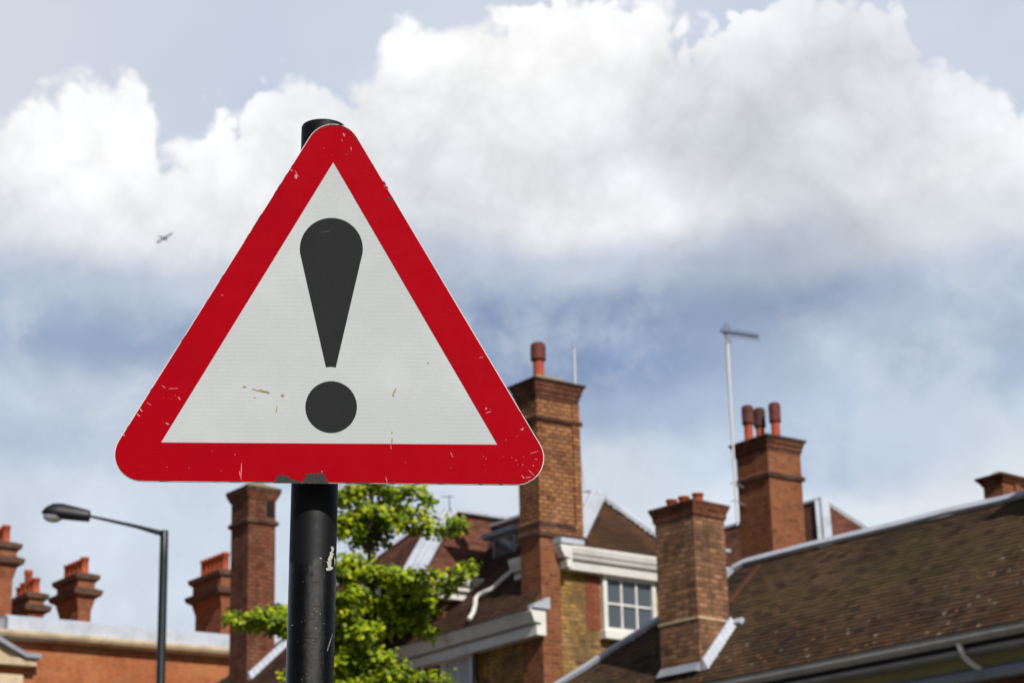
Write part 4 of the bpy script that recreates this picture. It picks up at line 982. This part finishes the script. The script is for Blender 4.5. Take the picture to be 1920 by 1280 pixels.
# arms: (root row on the trunk, tip x, tip y, thickness px, depth offset m)
trunkx=lambda y: 690+(y-1280)*-.01
ARMS=[]
g=MB();tp=[tb]
for y in (1280,1200,1120,1040,960,900,850): 
    p=atY(trunkx(y)+rr.uniform(-4,4),y,TY);tp.append(p)
g.tube(tp,[.10,.055,.05,.045,.038,.03,.02,.008],10);trunk=build('trunk',g,'bark',tree)
limbs=MB();leaf=MB()
def addleaf(c,s_,nrm):
    t1=nrm.orthogonal().normalized();an=rr.uniform(0,6.28);t2=nrm.cross(t1);a=t1*math.cos(an)+t2*math.sin(an);b2=nrm.cross(a)
    i=len(leaf.v);leaf.v+=[c,c+a*s_*.6+b2*s_*.42,c+a*s_*1.05+nrm*s_*.12,c+a*s_*.6-b2*s_*.42];leaf.f.append((i,i+1,i+2,i+3));leaf.sm.append(False)
def pad(x,y,rx,ry,dy=0,dens=1.0,rd=None):
    c=atY(x,y,TY+dy);k=TY/ (FPX*math.cos(R(12)));RX=rx*k;RZ=ry*k*.72;RD=rd if rd else max(RX*.95,.26)
    nclump=max(4,int(dens*rx*ry*.040))
    for _ in range(nclump):
        while True:
            u=V((rr.uniform(-1,1),rr.uniform(-1,1),rr.uniform(-1,1)))
            if u.length<1: break
        q=c+V((u.x*RX,u.y*RD,u.z*RZ));out_=V((u.x*.5,u.y*.5,u.z*.8+.7)).normalized()
        cr_=rr.uniform(.035,.065)
        for _ in range(rr.randint(14,22)):
            w_=V((rr.gauss(0,1),rr.gauss(0,1),rr.gauss(0,.7)));p=q+w_*cr_*.75
            n_=(out_+w_*.55+V((rr.uniform(-.5,.5),rr.uniform(-.7,.2),rr.uniform(-.4,.6)))).normalized()
            addleaf(p,rr.choice((.03,.045,.055,.07))*rr.uniform(.85,1.1),n_)
def arm(y0,pts_,dy,dens=1.0):
    """a limb leaving the trunk at row y0 and passing picture points (x,y,rx,ry) as it moves dy metres in depth"""
    ps=[atY(trunkx(y0),y0,TY)];n_=len(pts_)
    for i,(x,y,rx,ry) in enumerate(pts_):
        d_=dy*(i+1)/n_;ps.append(atY(x,y+ry*.3,TY+d_));pad(x,y,rx,ry,d_,dens)
    limbs.tube(ps,[.022*(1-.8*i/len(ps)) for i in range(len(ps))],7)
arm(980,[(735,925,28,14),(775,925,26,10),(803,934,20,8)],-.3)
arm(960,[(665,925,24,16),(640,935,22,14)],-.2)
arm(950,[(700,912,34,16)],.2)
arm(930,[(690,880,34,20),(670,850,30,20)],0)
arm(900,[(710,860,26,18),(690,820,22,18)],0)
arm(1010,[(725,965,30,14),(765,985,30,13),(808,988,28,11),(848,987,22,8),(866,986,14,5)],-.5)
arm(1030,[(668,965,24,17),(645,985,26,22),(610,1000,24,14)],-.3)
arm(1000,[(700,965,30,22),(745,955,24,14),(790,965,22,8)],.5)
arm(1020,[(680,1010,34,20),(715,1000,26,18)],.3)
arm(1080,[(665,1055,30,20),(642,1075,26,24),(600,1080,24,18)],-.4)
arm(1110,[(705,1080,36,20),(752,1085,36,18),(795,1082,26,13)],-.6)
arm(1130,[(745,1110,34,22),(800,1112,26,16),(838,1092,26,13),(866,1077,22,9),(882,1068,12,5)],-.2)
arm(1150,[(665,1120,30,26),(640,1135,24,24)],-.5)
arm(1170,[(720,1140,40,24),(775,1135,32,18),(812,1135,20,10)],.0)
arm(1190,[(650,1180,28,24),(690,1185,30,20)],-.4)
arm(1200,[(735,1165,34,18),(780,1170,30,14),(808,1185,22,11)],.3)
arm(1230,[(600,1190,30,22),(545,1175,34,18),(505,1165,26,20),(478,1163,26,14),(445,1160,26,11)],-.5,1.2)
arm(1180,[(530,1150,24,14),(512,1150,18,10)],-.1)
arm(1260,[(660,1225,34,22),(640,1250,28,26),(590,1262,34,20),(545,1272,20,12)],-.3)
arm(1270,[(715,1235,36,18),(755,1262,36,14),(800,1276,30,10),(835,1278,18,6)],-.5)
arm(1290,[(690,1262,40,22),(735,1285,44,16),(660,1290,40,20)],-.2)
arm(1340,[(640,1320,60,22),(720,1325,70,20),(790,1320,40,14)],-.3,.6)
arm(1370,[(600,1350,60,20),(700,1370,80,20)],.2,.5)
build('branches',limbs,'bark',tree);build('crown',leaf,'leaf',tree)
print('leaves',len(leaf.f))
